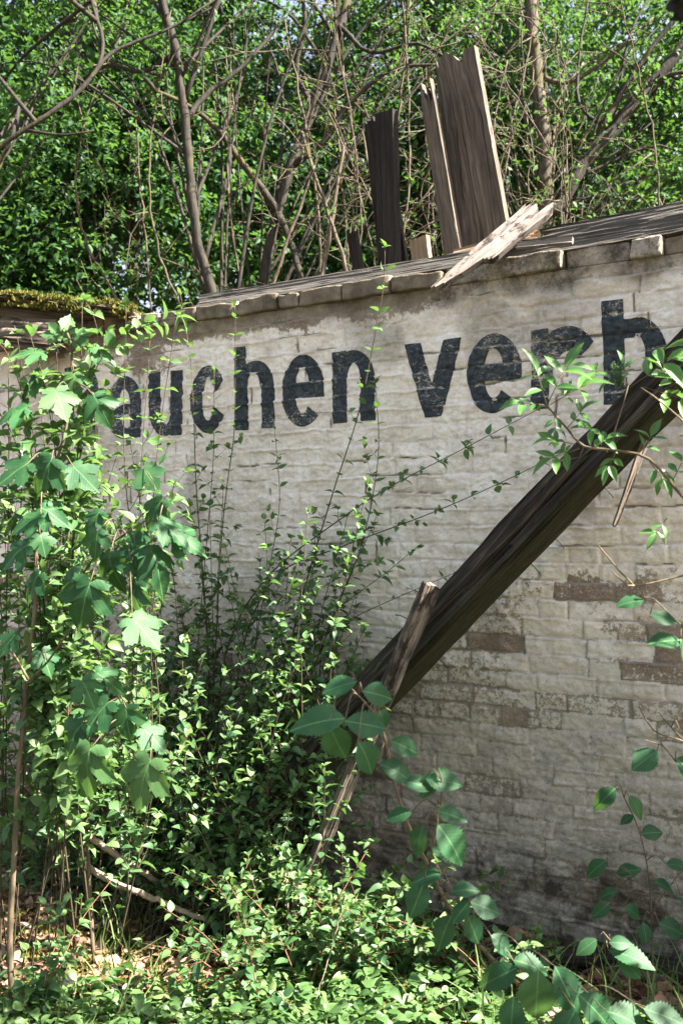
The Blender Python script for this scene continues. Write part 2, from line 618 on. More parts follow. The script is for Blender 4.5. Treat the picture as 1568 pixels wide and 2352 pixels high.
def brickfield(S, Z):
    """relief height, joint mask, brick id, paint lost, dirt"""
    zz = Z + 0.014 * (fbm(S * 1.1, Z * 1.5, 3, 3) - 0.5) + 0.010 * (vn(S * 5, Z * 9, 4) - 0.5) + .009 * (vn(S * 19, Z * 19, 14) - .5)
    ss = S + 0.014 * (vn(S * 7, Z * 11, 8) - 0.5)
    ci = np.clip(np.floor(zz / CH).astype(int), -2, NC - 3)
    dz = np.minimum(zz / CH - ci, 1 - (zz / CH - ci)) * CH
    fz = zz / CH - ci - 0.5
    ds = np.empty_like(S); bid = np.empty_like(S); off = np.empty_like(S)
    for c in np.unique(ci):
        m = ci == c
        b = bounds[c]
        k = np.clip(np.searchsorted(b, ss[m]), 1, len(b) - 1)
        l, r = b[k - 1], b[k]
        ds[m] = np.minimum(ss[m] - l, r - ss[m])
        bid[m] = bids[c][k]
        q = bofs[c][k]
        off[m] = q[:, 0] * 0.0022 + q[:, 1] * 0.0030 * (ss[m] - (l + r) / 2) / 0.125 + q[:, 2] * 0.0028 * fz[m] * 2
    jw = 0.004 + 0.006 * vn(S * 9, Z * 9, 12)
    rough = sstep(0.25, 0.75, 0.5 - 0.30 * (Z - 1.3) + 0.25 * S + 0.9 * (fbm(S * 1.2, Z * 1.6, 21) - 0.5))
    fill = 0.40 + 0.60 * rough                             # thick limewash softens the upper wall
    jv = sstep(0, 1, (ds - jw * 0.5) / 0.006)
    jh = sstep(0, 1, (dz - jw * 0.5) / 0.0065)
    vfill = np.clip(0.25 + 0.75 * rough + 0.8 * (vn(S * 4, Z * 7, 31) - 0.55), 0.05, 1)
    hfill = np.clip(0.10 + 0.55 * rough + 1.1 * (fbm(S * 3.5, Z * 12, 37, 3) - 0.42), 0.04, 1)
    prof = (1 - (1 - jv) * vfill * .9) * (1 - (1 - jh) * hfill)
    h = 0.0080 * (prof - 1) * (0.55 + 0.5 * fill) * (.55 + .45 * sstep(.7, 1.5, Z)) + off * (0.75 + 0.25 * rough)
    # slumped drips of limewash: each course bellies out at its top edge
    h += 0.0014 * np.cos((fz - 0.30) * math.pi) * sstep(.35, .7, vn(S * 4, Z * 13, 41)) * 1.6
    ledge = np.abs(((zz + 0.02 * (fbm(S * 5, Z * 5, 43) - .5)) / CH) % 1 - .93)
    h += 0.009 * sstep(.13, .0, ledge) * sstep(.5, .68, vn(S * 4.5, Z * 6, 44))
    h += 0.011 * (fbm(S * 11, Z * 19, 17, 4) - 0.5) + 0.013 * (fbm(S * 30, Z * 48, 19, 3) - 0.5)
    h += 0.020 * (fbm(S * 1.4, Z * 1.4, 51, 3) - 0.5)
    joint = 1 - prof
    # where paint has gone
    lost = 0.09 + 0.10 * rough
    lost += 0.26 * sstep(0.54, 0.68, fbm(S * 1.7, Z * 2.6, 61, 4)) * (0.3 + 0.7 * sstep(2.1, 1.3, Z))
    lost += 0.55 * sstep(TOPZ - 0.24, TOPZ - 0.02, Z + 0.40 * (fbm(S * 6, Z * 8, 71) - 0.5)) * sstep(0.9, -0.2, S)
    lost += 0.26 * sstep(TOPZ - 0.14, TOPZ - 0.02, Z + 0.12 * (fbm(S * 5, Z * 5, 72) - 0.5))
    band = np.exp(-((Z - 1.30) / 0.15) ** 2) * sstep(0.55, 1.35, S)
    lost += 0.27 * band * sstep(.2, .8, bid + .5 * (fbm(S * 8, Z * 8, 66) - .5))
    band2 = np.exp(-((Z - 1.36) / 0.25) ** 2) * sstep(0.3, -0.5, S) * sstep(-1.8, -1.2, S)
    lost += 0.35 * band2 * (bid + .2)
    lost += 0.24 * (bid > 0.90) * sstep(2.0, 1.2, Z) + 0.12 * sstep(1.2, 0.3, Z) + 0.22 * joint * sstep(1.5, 1.0, Z)
    lost = np.clip(lost, 0, 1)
    dirt_shade = 0.98 * sstep(0.55, 0.22, Z + 0.10 * (fbm(S * 4, Z * 4, 81) - 0.5) - 0.05 * S)  # real dirt towards the ground plus painted dimming from less sky
    dirt_shade = np.maximum(dirt_shade, 0.60 * sstep(1.65, 0.5, Z) * (.6 + .8 * fbm(S * 2, Z * 3, 83)))
    dirt_shade = np.maximum(dirt_shade, 0.85 * sstep(TOPZ - 0.13, TOPZ, Z + 0.12 * (fbm(S * 6, Z * 3, 91) - 0.5)))
    dirt_shade = np.maximum(dirt_shade, 0.35 * sstep(0.62, 0.80, fbm(S * 3.5, Z * 2.5, 95, 4)))
    crack = np.maximum(sstep(.0055, .001, ds + .004 * (vn(S * 40, Z * 40, 96) - .5)) * sstep(.68, .76, vn(S * 3.1, Z * 6.3, 97)),
                       sstep(.0045, .001, dz + .006 * (vn(S * 30, Z * 40, 98) - .5)) * sstep(.58, .66, fbm(S * 3.6, Z * 9, 99, 3)))
    crack *= .35 + .65 * sstep(1.2, 1.8, Z)
    h -= .005 * crack
    dirt_shade = np.maximum(dirt_shade, .95 * crack)
    return h, joint, bid, lost, np.clip(dirt_shade, 0, 1)


def warp_axis(lo, hi, f0, f1, fine, coarse):
    return np.concatenate([np.arange(lo, f0, coarse), np.arange(f0, f1, fine), np.arange(f1, hi + coarse, coarse)])


sa = warp_axis(-6.0, 6.5, -2.0, 1.72, 0.0052, 0.02)
za = np.arange(-0.25, TOPZ + 0.0001, 0.0052)
Sg, Zg = np.meshgrid(sa, za, indexing='ij')
hh, jm, bi, lo_, di = brickfield(Sg, Zg)
wall = thing('brick_wall', 'long whitewashed brick wall with dark painted lettering and dirty brick coping', 'wall', W(0, 0))


def wallpts(S, Z, h):
    return np.array([0, Y0, 0]) + S[..., None] * WD + h[..., None] * WN + Z[..., None] * UP


mb = MB()
VV = wallpts(Sg, Zg, hh)
nS, nZ = Sg.shape
att = np.stack([jm, bi, lo_, di], -1).reshape(-1, 4)
mb.add(VV.reshape(-1, 3), [grid_faces(nS, nZ)], att)
# back and ends of the wall body
bk = [W(sa[0], -0.25, -0.25), W(sa[-1], -0.25, -0.25), W(sa[-1], TOPZ, -0.25), W(sa[0], TOPZ, -0.25),
      W(sa[0], -0.25, 0), W(sa[-1], -0.25, 0), W(sa[-1], TOPZ, 0.0), W(sa[0], TOPZ, 0.0)]
mb.add(bk, [[(0, 1, 2, 3), (3, 2, 6, 7), (1, 5, 6, 2), (0, 3, 7, 4)]], np.tile([0, .5, .3, .3], (8, 1)))
mb.build('wall_face', M['wall'], wall)

# --- lettering: signed distance in wall coordinates
def ell(x, y, cx, cy, a, b):
    return (np.sqrt(((x - cx) / a) ** 2 + ((y - cy) / b) ** 2) - 1) * min(a, b)


def box(x, y, x0, x1, y0, y1):
    return np.maximum(np.maximum(x0 - x, x - x1), np.maximum(y0 - y, y - y1))


def half(x, y, px, py, nx, ny):
    l = math.hypot(nx, ny)
    return ((x - px) * nx + (y - py) * ny) / l


XH, AS, ST = 0.332, 0.414, 0.079


def arch(x, y, w):
    Rr = 0.15
    o = np.minimum(box(x, y, 0, w, 0, XH - Rr), ell(x, y, w / 2, XH - Rr, w / 2, Rr))
    i = np.minimum(box(x, y, ST, w - ST, -1, XH - Rr), ell(x, y, w / 2, XH - Rr, w / 2 - ST, Rr - 0.058))
    return np.maximum(o, -i)


def g_n(x, y, w):
    return np.minimum(box(x, y, 0, ST, 0, XH), arch(x, y, w))


def g_h(x, y, w):
    return np.minimum(box(x, y, 0, ST * .92, 0, AS), arch(x, y, w))


def g_u(x, y, w):
    return np.minimum(box(x, y, w - ST, w, 0, XH), arch(w - x, XH - y, w))


def g_r(x, y, w):
    o = ell(x, y, w * .60, XH - .19, w * .56, .19)
    i = ell(x, y, w * .62, XH - .215, w * .56 - ST, .115)
    a = np.maximum(np.maximum(o, -i), half(x, y, w * .78, XH - .145, 0.72, -0.70))
    a = np.maximum(a, (XH - .20) - y)
    return np.minimum(box(x, y, 0, ST, 0, XH), a)


def ring(x, y, w, t=ST, tt=.060):
    return np.maximum(ell(x, y, w / 2, XH / 2, w / 2, XH / 2 + .004), -ell(x, y, w / 2, XH / 2, w / 2 - t, XH / 2 - tt))


def g_c(x, y, w):
    g = np.maximum(half(x, y, w * .62, XH / 2, -1, 0.0), np.maximum(half(x, y, w * .5, XH / 2, -.85, -1.0), half(x, y, w * .5, XH / 2, -.85, 1.0)))
    return np.maximum(ring(x, y, w), -g)


def g_e(x, y, w):
    r_ = np.minimum(ring(x, y, w), np.maximum(ell(x, y, w / 2, XH / 2, w / 2, XH / 2), box(x, y, 0, w, XH * .40, XH * .62)))
    cut = np.maximum(box(x, y, w * .36, w * 1.2, -.05, XH * .40), half(x, y, w * .62, XH * .28, -.75, -1.0))
    return np.maximum(r_, -cut)


def g_b(x, y, w):
    bx = lambda c: x - c
    o = np.minimum(ell(x, y, w * .53, XH / 2, w * .47, XH / 2 + .003), box(x, y, 0, w * .5, 0, XH))
    i = ell(x, y, w * .53, XH / 2, w * .47 - ST * 1.1, XH / 2 - .070)
    i2 = box(x, y, ST, w * .53, .07, XH - .075)
    return np.minimum(box(x, y, 0, ST * 1.06, 0, AS), np.maximum(o, -np.minimum(i, i2)))


def g_a(x, y, w):
    top = np.maximum(np.maximum(ell(x, y, w / 2, XH - .125, w / 2, .125), -ell(x, y, w / 2, XH - .135, w / 2 - ST, .068)), np.where(x < w * .5, XH - .112, XH - .15) - y)
    st = box(x, y, w - ST, w, 0, XH - .12)
    bowl = np.maximum(ell(x, y, w * .52, .091, w * .52, .093), -ell(x, y, w * .54, .091, w * .5 - ST, .036))
    return np.minimum(np.minimum(top, st), bowl)


def g_v(x, y, w):
    a = np.maximum(half(x, y, 0, XH, -XH, -w * .36), half(x, y, ST * 1.02, XH, XH, w * .36))
    b = np.maximum(half(x, y, w, XH, XH, -w * .34), half(x, y, w - ST * 1.1, XH, -XH, w * .34))
    return np.maximum(np.minimum(a, b), np.maximum(-y, y - XH))


def g_R(x, y, w):
    o = np.minimum(ell(x, y, w * .48, AS * .73, w * .52, AS * .27), box(x, y, 0, w * .5, AS * .46, AS))
    i = np.minimum(ell(x, y, w * .48, AS * .73, w * .52 - ST, AS * .27 - .06), box(x, y, ST, w * .5, AS * .46 + .06, AS - .06))
    leg = np.maximum(np.maximum(half(x, y, w, 0, .48, w * .42), half(x, y, w - ST * 1.15, 0, -.48, -w * .42)), np.maximum(-y, y - AS * .5))
    return np.minimum(np.minimum(box(x, y, 0, ST, 0, AS), np.maximum(o, -i)), leg)


BASEZ = 2.243
GL = [(g_R, 150, 226), (g_a, 250, 323), (g_u, 341, 419), (g_c, 437, 521), (g_h, 541, 633), (g_e, 650, 745), (g_n, 764, 862),
      (g_v, 929, 1061), (g_e, 1072, 1197), (g_r, 1219, 1357), (g_b, 1384, 1532), (g_n, 1700, 1850)]


def g_o(x, y, w):
    return ring(x, y, w)


def g_t(x, y, w):
    return np.minimum(box(x, y, w * .3, w * .3 + ST, 0, AS * .95), box(x, y, 0, w, XH - .07, XH))


GL = GL[:-1] + [(g_o, 1556, 1720), (g_t, 1745, 1850), (g_e, 1880, 2050), (g_n, 2085, 2250)]
sdf = np.full(Sg.shape, 9.0)
for fn, u0, u1 in GL:
    s0, s1 = s_of(u0), s_of(u1)
    m0, m1 = np.searchsorted(sa, [s0 - .05, s1 + .05])
    xs, ys = Sg[m0:m1] - s0, Zg[m0:m1] - BASEZ
    xs = xs + 0.008 * (vn(Sg[m0:m1] * 9, Zg[m0:m1] * 9, 7) - .5)
    ys = ys + 0.008 * (vn(Sg[m0:m1] * 9, Zg[m0:m1] * 9, 6) - .5)
    sdf[m0:m1] = np.minimum(sdf[m0:m1], fn(xs, ys, s1 - s0))
gs = np.gradient(sdf, axis=0) / np.gradient(sa)[:, None]
gzz = np.gradient(sdf, axis=1) / 0.0052
gl = np.hypot(gs, gzz) + 1e-6
cell = (sdf[:-1, :-1] + sdf[1:, :-1] + sdf[:-1, 1:] + sdf[1:, 1:]) / 4 < 0
move = np.abs(sdf) < 0.0050
S2 = np.where(move, Sg - gs / gl * sdf / np.maximum(gl, .3), Sg)
Z2 = np.where(move, Zg - gzz / gl * sdf / np.maximum(gl, .3), Zg)
S2 = np.clip(S2, Sg - .005, Sg + .005)
Z2 = np.clip(Z2, Zg - .005, Zg + .005)
V2 = wallpts(S2, Z2, hh + 0.0016)
ff = grid_faces(nS, nZ)[cell.ravel()]
used = np.unique(ff)
remap = np.zeros(nS * nZ, int)
remap[used] = np.arange(len(used))
mb = MB()
mb.add(V2.reshape(-1, 3)[used], [remap[ff]], att[used])
mb.build('painted_lettering', M['letters'], wall)

# --- coping: a projecting course of rough bricks along the top, one part
mb = MB()


def rough_box(mb, s0, s1, z0, z1, o0, o1, at, rnd=0.006, n=7, rr=None):
    """a worn block in wall axes: subdivided box, corners rounded and surface lumpy"""
    rr = rr or R
    k = n
    g = np.linspace(-1, 1, k)
    for ax in range(3):
        for sg in (-1, 1):
            A, B = np.meshgrid(g, g, indexing='ij')
            p = np.empty((k, k, 3))
            p[..., ax] = sg
            p[..., (ax + 1) % 3] = A
            p[..., (ax + 2) % 3] = B * sg
            q = p / np.maximum(1, (np.abs(p) ** 18).sum(-1, keepdims=True) ** (1 / 18.0))
            S = (s0 + s1) / 2 + q[..., 0] * (s1 - s0) / 2
            O = (o0 + o1) / 2 + q[..., 1] * (o1 - o0) / 2
            Z = (z0 + z1) / 2 + q[..., 2] * (z1 - z0) / 2
            off = rnd * 2 * (fbm(S * 14 + O * 9, Z * 14 + O * 11, 33) - .5)
            S, O, Z = S + q[..., 0] * off, O + q[..., 1] * off, Z + q[..., 2] * off
            V = np.array([0, Y0, 0]) + S[..., None] * WD + O[..., None] * WN + Z[..., None] * UP
            mb.add(V.reshape(-1, 3), [grid_faces(k, k)], np.tile(at, (k * k, 1)))


x = -6.0
rc = np.random.RandomState(5)
while x < 6.4:
    L = rc.choice([0.25, 0.25, 0.26, 0.13]) * (1 + rc.uniform(-.05, .05))
    up = rc.uniform(-.009, .008) - (.026 if rc.rand() < .10 else 0)
    pr = 0.027 + rc.uniform(-.013, .012)
    if x > 0.35 and rc.rand() < .3:
        pr -= 0.02
    rough_box(mb, x, x + L - 0.003, TOPZ - 0.004, TOPZ + 0.072 + up, -0.25, pr,
              [0.1, rc.rand(), rc.uniform(.25, .95), rc.uniform(.65, 1.0)], 0.010, 18)
    x += L
mb.build('coping', M['wall'], wall)

# --- pilaster at the far end
mb = MB()
ps0, ps1 = -2.75, -1.93
a1 = np.arange(ps0, ps1 + 0.012, 0.012)
b1 = np.arange(-0.25, 2.74, 0.012)
A, B = np.meshgrid(a1, b1, indexing='ij')
h1, j1, i1, l1, d1 = brickfield(A + 3.3, B)
V = np.array([0, Y0, 0]) + A[..., None] * WD + (0.20 + h1)[..., None] * WN + B[..., None] * UP
mb.add(V.reshape(-1, 3), [grid_faces(*A.shape)], np.stack([j1, i1, np.clip(l1 + .06, 0, 1), d1], -1).reshape(-1, 4))
c1 = np.arange(-0.01, 0.212, 0.008)
A, B = np.meshgrid(c1, b1, indexing='ij')
h1, j1, i1, l1, d1 = brickfield(A + 5.1, B)
edge_h = brickfield(np.full((1, len(b1)), a1[-1] + 3.3), b1[None])[0]
V = np.array([0, Y0, 0]) + (ps1 + 0.012 + h1 * .6)[..., None] * WD + np.minimum(A, 0.2 + edge_h)[..., None] * WN + B[..., None] * UP
mb.add(V.reshape(-1, 3), [grid_faces(*A.shape)[:, ::-1]], np.stack([j1, i1, np.clip(l1 * .7, 0, 1), d1 * .7], -1).reshape(-1, 4))
p4 = [W(ps0, 2.735, -0.1), W(ps1 + .012, 2.735, -0.1), W(ps1 + .012, 2.735, 0.2), W(ps0, 2.735, 0.2), W(ps0, -.25, .2), W(ps0, -.25, -.1)]
mb.add(p4, [[(0, 3, 2, 1), (0, 5, 4, 3)]], np.tile([0, .5, .5, .6], (6, 1)))
mb.build('pilaster', M['wall'], wall)

# ------------------------------------------------------------------ boards
def frame_of(p0, p1, face):
    z = nrm(p1 - p0)
    y = nrm(face - np.dot(face, z) * z)
    x = np.cross(y, z)
    m = Matrix.Identity(4)
    for i in range(3):
        m[i][0], m[i][1], m[i][2], m[i][3] = x[i], y[i], z[i], p0[i]
    return m


def board(name, p0, p1, width, thick, face, mat, jag0=0.0, jag1=0.0, seed=0, taper=(1, 1), split=0.0, nW=14, col_jag0=None, warp=0.004, relief=0.002, col_jag=None):
    """a sawn board along p0-p1, broad side toward 'face', ends splintered by jag0 / jag1 metres"""
    rr = np.random.RandomState(seed + 100)
    L = float(np.linalg.norm(np.asarray(p1) - p0))
    nL = max(6, int(L / 0.02))
    t = np.linspace(0, 1, nL + 1)
    c = np.linspace(-.5, .5, nW + 1)

    def ends(j):
        e = rr.rand(nW + 1) ** 1.5
        e = 0.6 * e + 0.4 * np.repeat(rr.rand((nW + 1) // 3 + 1), 3)[:nW + 1]
        return e * j + rr.rand(nW + 1) ** 3 * min(.05, j * .5)
    e0, e1 = ends(jag0), ends(jag1)
    if col_jag is not None:
        e1 = e1 + np.interp(c, np.linspace(-.5, .5, len(col_jag)), col_jag)
    if col_jag0 is not None:
        e0 = e0 + np.interp(c, np.linspace(-.5, .5, len(col_jag0)), col_jag0)
    ridge = rr.normal(0, 1, nW + 1) * relief * .35
    wid = width * (taper[0] + (taper[1] - taper[0]) * t)
    front, back = np.empty((nL + 1, nW + 1, 3)), np.empty((nL + 1, nW + 1, 3))
    for j in range(nW + 1):
        z = e0[j] + (L - e0[j] - e1[j]) * t
        edge = (1 if j in (0, nW) else 0)
        x = c[j] * wid + (0.25 * relief * (vn(z * 9, j * 1.0, seed) - .5) * 6 if edge else 0)
        b = warp * ((c[j] * 2) ** 2) + warp * 1.5 * np.sin(t * 2.5 + seed) + split * np.exp(-((c[j] - .12) / .02) ** 2) * -1
        fr = ridge[j] * (.5 + vn(z * 3, np.full_like(z, j * 3.3), seed + 1)) + relief * 2 * (vn(z * 14, np.full_like(z, j * 1.7), seed + 2) - .5)
        front[:, j] = np.stack([x, thick / 2 + b + fr, z], -1)
        back[:, j] = np.stack([x, -thick / 2 + b + fr * .5, z], -1)
    mb = MB()
    n, m = nL + 1, nW + 1
    V = np.concatenate([front.reshape(-1, 3), back.reshape(-1, 3)])
    q = grid_faces(n, m)
    K = n * m
    side = []
    for i in range(n - 1):
        side += [(i * m, (i + 1) * m, (i + 1) * m + K, i * m + K), (i * m + m - 1, i * m + m - 1 + K, (i + 1) * m + m - 1 + K, (i + 1) * m + m - 1)]
    for j in range(m - 1):
        side += [(j, j + K, j + 1 + K, j + 1), ((n - 1) * m + j, (n - 1) * m + j + 1, (n - 1) * m + j + 1 + K, (n - 1) * m + j + K)]
    mb.add(V, [q, q[:, ::-1] + K, np.array(side)])
    o = mb.build(name, mat, None, False, frame_of(np.asarray(p0, float), np.asarray(p1, float), np.asarray(face, float)))
    return o


GB = 'splintered boards standing up behind the wall top'
FN = nrm(WN + np.array([.05, 0, .1]))


def up_board(u0, v0, u1, v1, Y, wid_px, label, mat, seed, jag, thick=0.028, face=None, taper=(1, 1), down=0.35, col_jag=None, dy=0.0):
    p1 = P(u1, v1, Y + dy)
    p0 = P(u0, v0, Y)
    p0 = p0 - nrm(p1 - p0) * down
    o = board('broken_board', p0, p1, wid_px * Y / F, thick, FN if face is None else face, mat, 0.0, jag, seed, taper, nW=16, col_jag=col_jag)
    return tag(o, label, 'board', GB)


FR = nrm(WN - 0.12 * WD)
up_board(1118, 535, 1046, 100, 4.72, 122, 'tallest upright board, broad and notched at its broken top', M['board'], 1, 0.05, 0.04, FR, (1, .80), .35, [.05, .03, .085, .02, .0, .01])
up_board(1085, 545, 1016, 132, 4.80, 60, 'upright board tucked behind the edge of the tallest broad board', M['board'], 2, 0.09, 0.03, FR, (1, .8))
up_board(1036, 545, 976, 178, 4.72, 46, 'narrow leaning board with sunlit edge and jagged pointed top', M['board'], 3, 0.20, 0.035, FR, (1, .75))
up_board(893, 590, 888, 258, 4.86, 50, 'very dark upright board with a square sawn top', M['board_dark'], 4, 0.008, 0.05, FR)
up_board(885, 590, 852, 268, 4.92, 36, 'thin dark board leaning just behind the square topped board', M['board_dark'], 5, 0.06, 0.02, FR, (1, .8))
up_board(928, 592, 914, 470, 4.90, 34, 'short wedge shaped splinter beside the square topped board', M['board_dark'], 6, 0.12, 0.02, FR, (1, .3))
up_board(826, 618, 806, 522, 4.88, 36, 'short dark board stump with a slanting broken top', M['board_dark'], 7, 0.07, 0.02, FR, (1, .7))
o = up_board(974, 622, 962, 545, 4.52, 46, 'short tan board stub standing on the coping bricks', M['tan'], 8, 0.005, 0.03, FR, (1, 1), .03)

# plates lying along the wall top
GP = 'weathered planks lying along the wall top'
z1 = TOPZ + .078
o = board('roof_plank', W(s_of(440), z1 + .012, -.03), W(s_of(1120), z1 + .028, -.03), .085, .035, nrm(UP * .55 + WN), M['grey_plank'], .05, .05, 21)
tag(o, 'thin grey plank lying along the coping below the upright boards', 'plank', GP)
o = board('roof_plank', W(s_of(1010), z1 + .06, -.12), W(s_of(1215), z1 + .125, -.16), .10, .03, nrm(UP * .6 + WN), M['tan'], .02, .05, 22)
tag(o, 'short tan plank wedged under the foot of the tall upright boards', 'plank', GP)
o = board('roof_plank', W(s_of(1085), z1 + .030, -.03), W(s_of(2300), z1 + .050, -.02), .085, .035, nrm(UP * .3 + WN), M['grey_plank'], .10, .02, 23, relief=.003)
tag(o, 'grey plank lying along the wall top above the last letters', 'plank', GP)
o = board('roof_plank', W(s_of(1190), z1 + .085, -.10), W(s_of(2300), z1 + .125, -.07), .085, .03, nrm(UP * .55 + WN), M['grey_plank'], .16, .02, 26, relief=.003)
tag(o, 'highest grey plank, its splintered end just past the sunlit broken plank', 'plank', GP)
o = board('wood_strip', W(s_of(1196), z1 + .030, .06), W(s_of(1326), z1 + .010, .06), .026, .02, nrm(UP * .3 + WN), M['bleached'], .01, .0, 24, nW=4)
tag(o, 'small bleached wood strip lying on the coping in front of the grey plank', 'wood strip')
o = board('splintered_plank', P(994, 692, wY(996) - .30), P(1268, 460, wY(1265) + .10), .105, .032, nrm(np.array([-.2, -.87, .50])), M['bleached'], .05, .16, 25, (.9, 1.1), nW=18, relief=.003, col_jag0=[.30, .27, .24, .12, .05, .0])
tag(o, 'sunlit bleached plank with splintered ends hanging over the coping', 'plank')

# ------------------------------------------------------------------ big fallen beam
b0 = P(430, 2045, 4.70)
b1_ = P(1568, 846, 3.55)
bd = nrm(b1_ - b0)
b1e = b1_ + bd * 0.75


def beam(name, p0, p1, w, h, rot, mat, seed, label, cat, wear=1.0, parent=None):
    L = np.linalg.norm(p1 - p0)
    nL, k = int(L / 0.018), 14
    per = []
    for sd in range(4):
        for j in range(k):
            f = -1 + 2 * j / k
            per.append([(f, -1), (1, f), (-f, 1), (-1, -f)][sd])
    per = np.array(per, float)
    per = per / np.maximum(1, ((np.abs(per) ** 14).sum(1, keepdims=True)) ** (1 / 14.0))
    a = np.arange(4 * k)
    t = np.linspace(0, L, nL + 1)
    rr = np.random.RandomState(seed)
    g1 = rr.normal(0, 1, 4 * k)
    T, A = np.meshgrid(t, a, indexing='ij')
    disp = 0.0016 * g1[None] * (.4 + vn(T * 2.2, A * 3.1, seed)) + 0.010 * (vn(T * 7, A * .7, seed + 1) - .5) + .008 * (vn(T * 2, A * .35, seed + 2) - .5)
    crack = (vn(A * 1.0, T * .55, seed + 3) > .86) * -.014
    corner = (np.abs(per[:, 0]) > .75) & (np.abs(per[:, 1]) > .75)
    disp += crack * wear - corner[None] * 0.016 * wear * vn(T * 5, A * 0 + seed, seed + 4)
    sc_ = 1 + (disp / (w / 2))
    xy = per[None] * sc_[..., None] * np.array([w / 2, h / 2])
    cr, sr = math.cos(rot), math.sin(rot)
    x = xy[..., 0] * cr - xy[..., 1] * sr
    y = xy[..., 0] * sr + xy[..., 1] * cr
    zz = T + (0.04 * (vn(A * 1.3, A * 0, seed + 9) - .5) * ((T < .02) | (T > L - .02)))
    V = np.stack([x, y, zz], -1).reshape(-1, 3)
    mb = MB()
    m = 4 * k
    i = np.arange(nL)[:, None] * m
    j = a[None]
    q = np.stack([i + j, i + (j + 1) % m, i + m + (j + 1) % m, i + m + j], -1).reshape(-1, 4)
    mb.add(V, [q, [a[::-1]], [a + nL * m]])
    o = mb.build(name, mat, None, False, frame_of(np.asarray(p0), np.asarray(p1), np.array([0, -1.0, 0])))
    if cat:
        tag(o, label, cat)
    return o


bm = beam('fallen_beam', b0, b1e, .162, .166, math.radians(52), M['beam'], 4, 'thick dark rotten roof beam leaning diagonally against the painted wall', 'beam', 1.3)


def nail(host, p, d, L=.05):
    mb = MB()
    tube(mb, np.array([p - nrm(d) * .02, p + nrm(d) * L * .5, p + nrm(d) * L + np.array([0, 0, -.006])]), .0022, .0018, 5)
    tube(mb, np.array([p + nrm(d) * L + np.array([0, 0, -.006]), p + nrm(d) * (L + .002) + np.array([0, 0, -.006])]), .004, .004, 6)
    o = mb.build('nail', M['nail'])
    o.parent = host
    o.matrix_parent_inverse = host.matrix_world.inverted()


bpy.context.view_layer.update()
lower = nrm(np.array([.72, -.1, -.70]))


def on_beam(u):
    k = np.linspace(0, 1, 400)[:, None]
    q = b0 + (b1e - b0) * k
    uu = CU + F * q[:, 0] / q[:, 1]
    return q[np.argmin(abs(uu - u))]


for u, dd in ((1345, lower), (1232, lower), (970, lower), (1490, -lower), (1180, lower)):
    q = on_beam(u)
    nail(bm, q + nrm(dd) * .092, dd, .045)

pk0, pk1 = P(645, 2160, 4.12), P(990, 1338, 3.84)
pk = board('prop_plank', pk0, pk1, .068, .045, nrm(np.array([.35, -1.0, .1])), M['redwood'], 0, .01, 31, (.6, 1), relief=.004, nW=14)
tag(pk, 'slim split plank propped across the fallen beam, coloured pale as if partly in sun', 'plank')
bpy.context.view_layer.update()
pd_ = nrm(pk1 - pk0)
for f in (.97, .90, .84, .78):
    nail(pk, pk0 + (pk1 - pk0) * f + np.array([-.038, .01, .01]), np.array([-.9, -.1, .45]), .04)
o = board('hanging_splinter', P(1404, 1212, 3.60), P(1482, 1010, 3.60), .030, .014, nrm(np.array([.3, -1, .1])), M['redwood'], .03, 0, 33, (.5, 1), nW=5)
tag(o, 'thin wooden splinter dangling below the fallen beam', 'splinter')
# broken frame of which only the charred end shows at the top corner
fr = thing('charred_frame', 'charred black timber end poking into the top corner', 'timber', (2.75, 1.5, gz(2.75, 1.5)))
for nm, q0, q1, wd in (('post', np.array([2.75, 1.5, gz(2.75, 1.5) - .1]), np.array([2.75, 1.5, 4.35]), .12), ('rafter', P(1558, 32, 2.2), np.array([2.75, 1.5, 4.2]), .065)):
    ob = beam(nm, q0, q1, wd, wd, .3, M['char'], 9, None, None)
    ob.parent = fr
    ob.matrix_parent_inverse = Matrix.Translation(fr.location).inverted()

# ------------------------------------------------------------------ mossy rotten roof edge above the pilaster
ro = thing('rotten_roof_edge', 'rotten mossy roof edge resting on the end pilaster', 'roof edge', W(-2.3, 2.74, .1))
bpy.context.view_layer.update()
for nm, q0, q1, wd, hg, mt in (('timber', P(-420, 742, 5.55), P(130, 772, 5.28), .16, .13, 'redwood'), ('roof_slab', P(-420, 655, 5.6), P(310, 728, 5.32), .045, .30, 'board')):
    ob = beam(nm, q0, q1, wd, hg, 0.0, M[mt], 12, None, None, 2.2)
    ob.parent = ro
    ob.matrix_parent_inverse = Matrix.Translation(ro.location).inverted()


def moss_pad(mb, p, rad, n, rr, hgt=.022):
    q = rr.normal(0, .45, (n, 2)) * rad
    pos = np.column_stack([p[0] + q[:, 0], p[1] + q[:, 1], np.full(n, p[2])])
    d = np.column_stack([rr.normal(0, .6, n), rr.normal(0, .6, n), np.ones(n)])
    put(mb, T_SMALL, pos, d, rr.normal(0, 1, (n, 3)), hgt * rr.uniform(.6, 1.5, n), rr.rand(n))


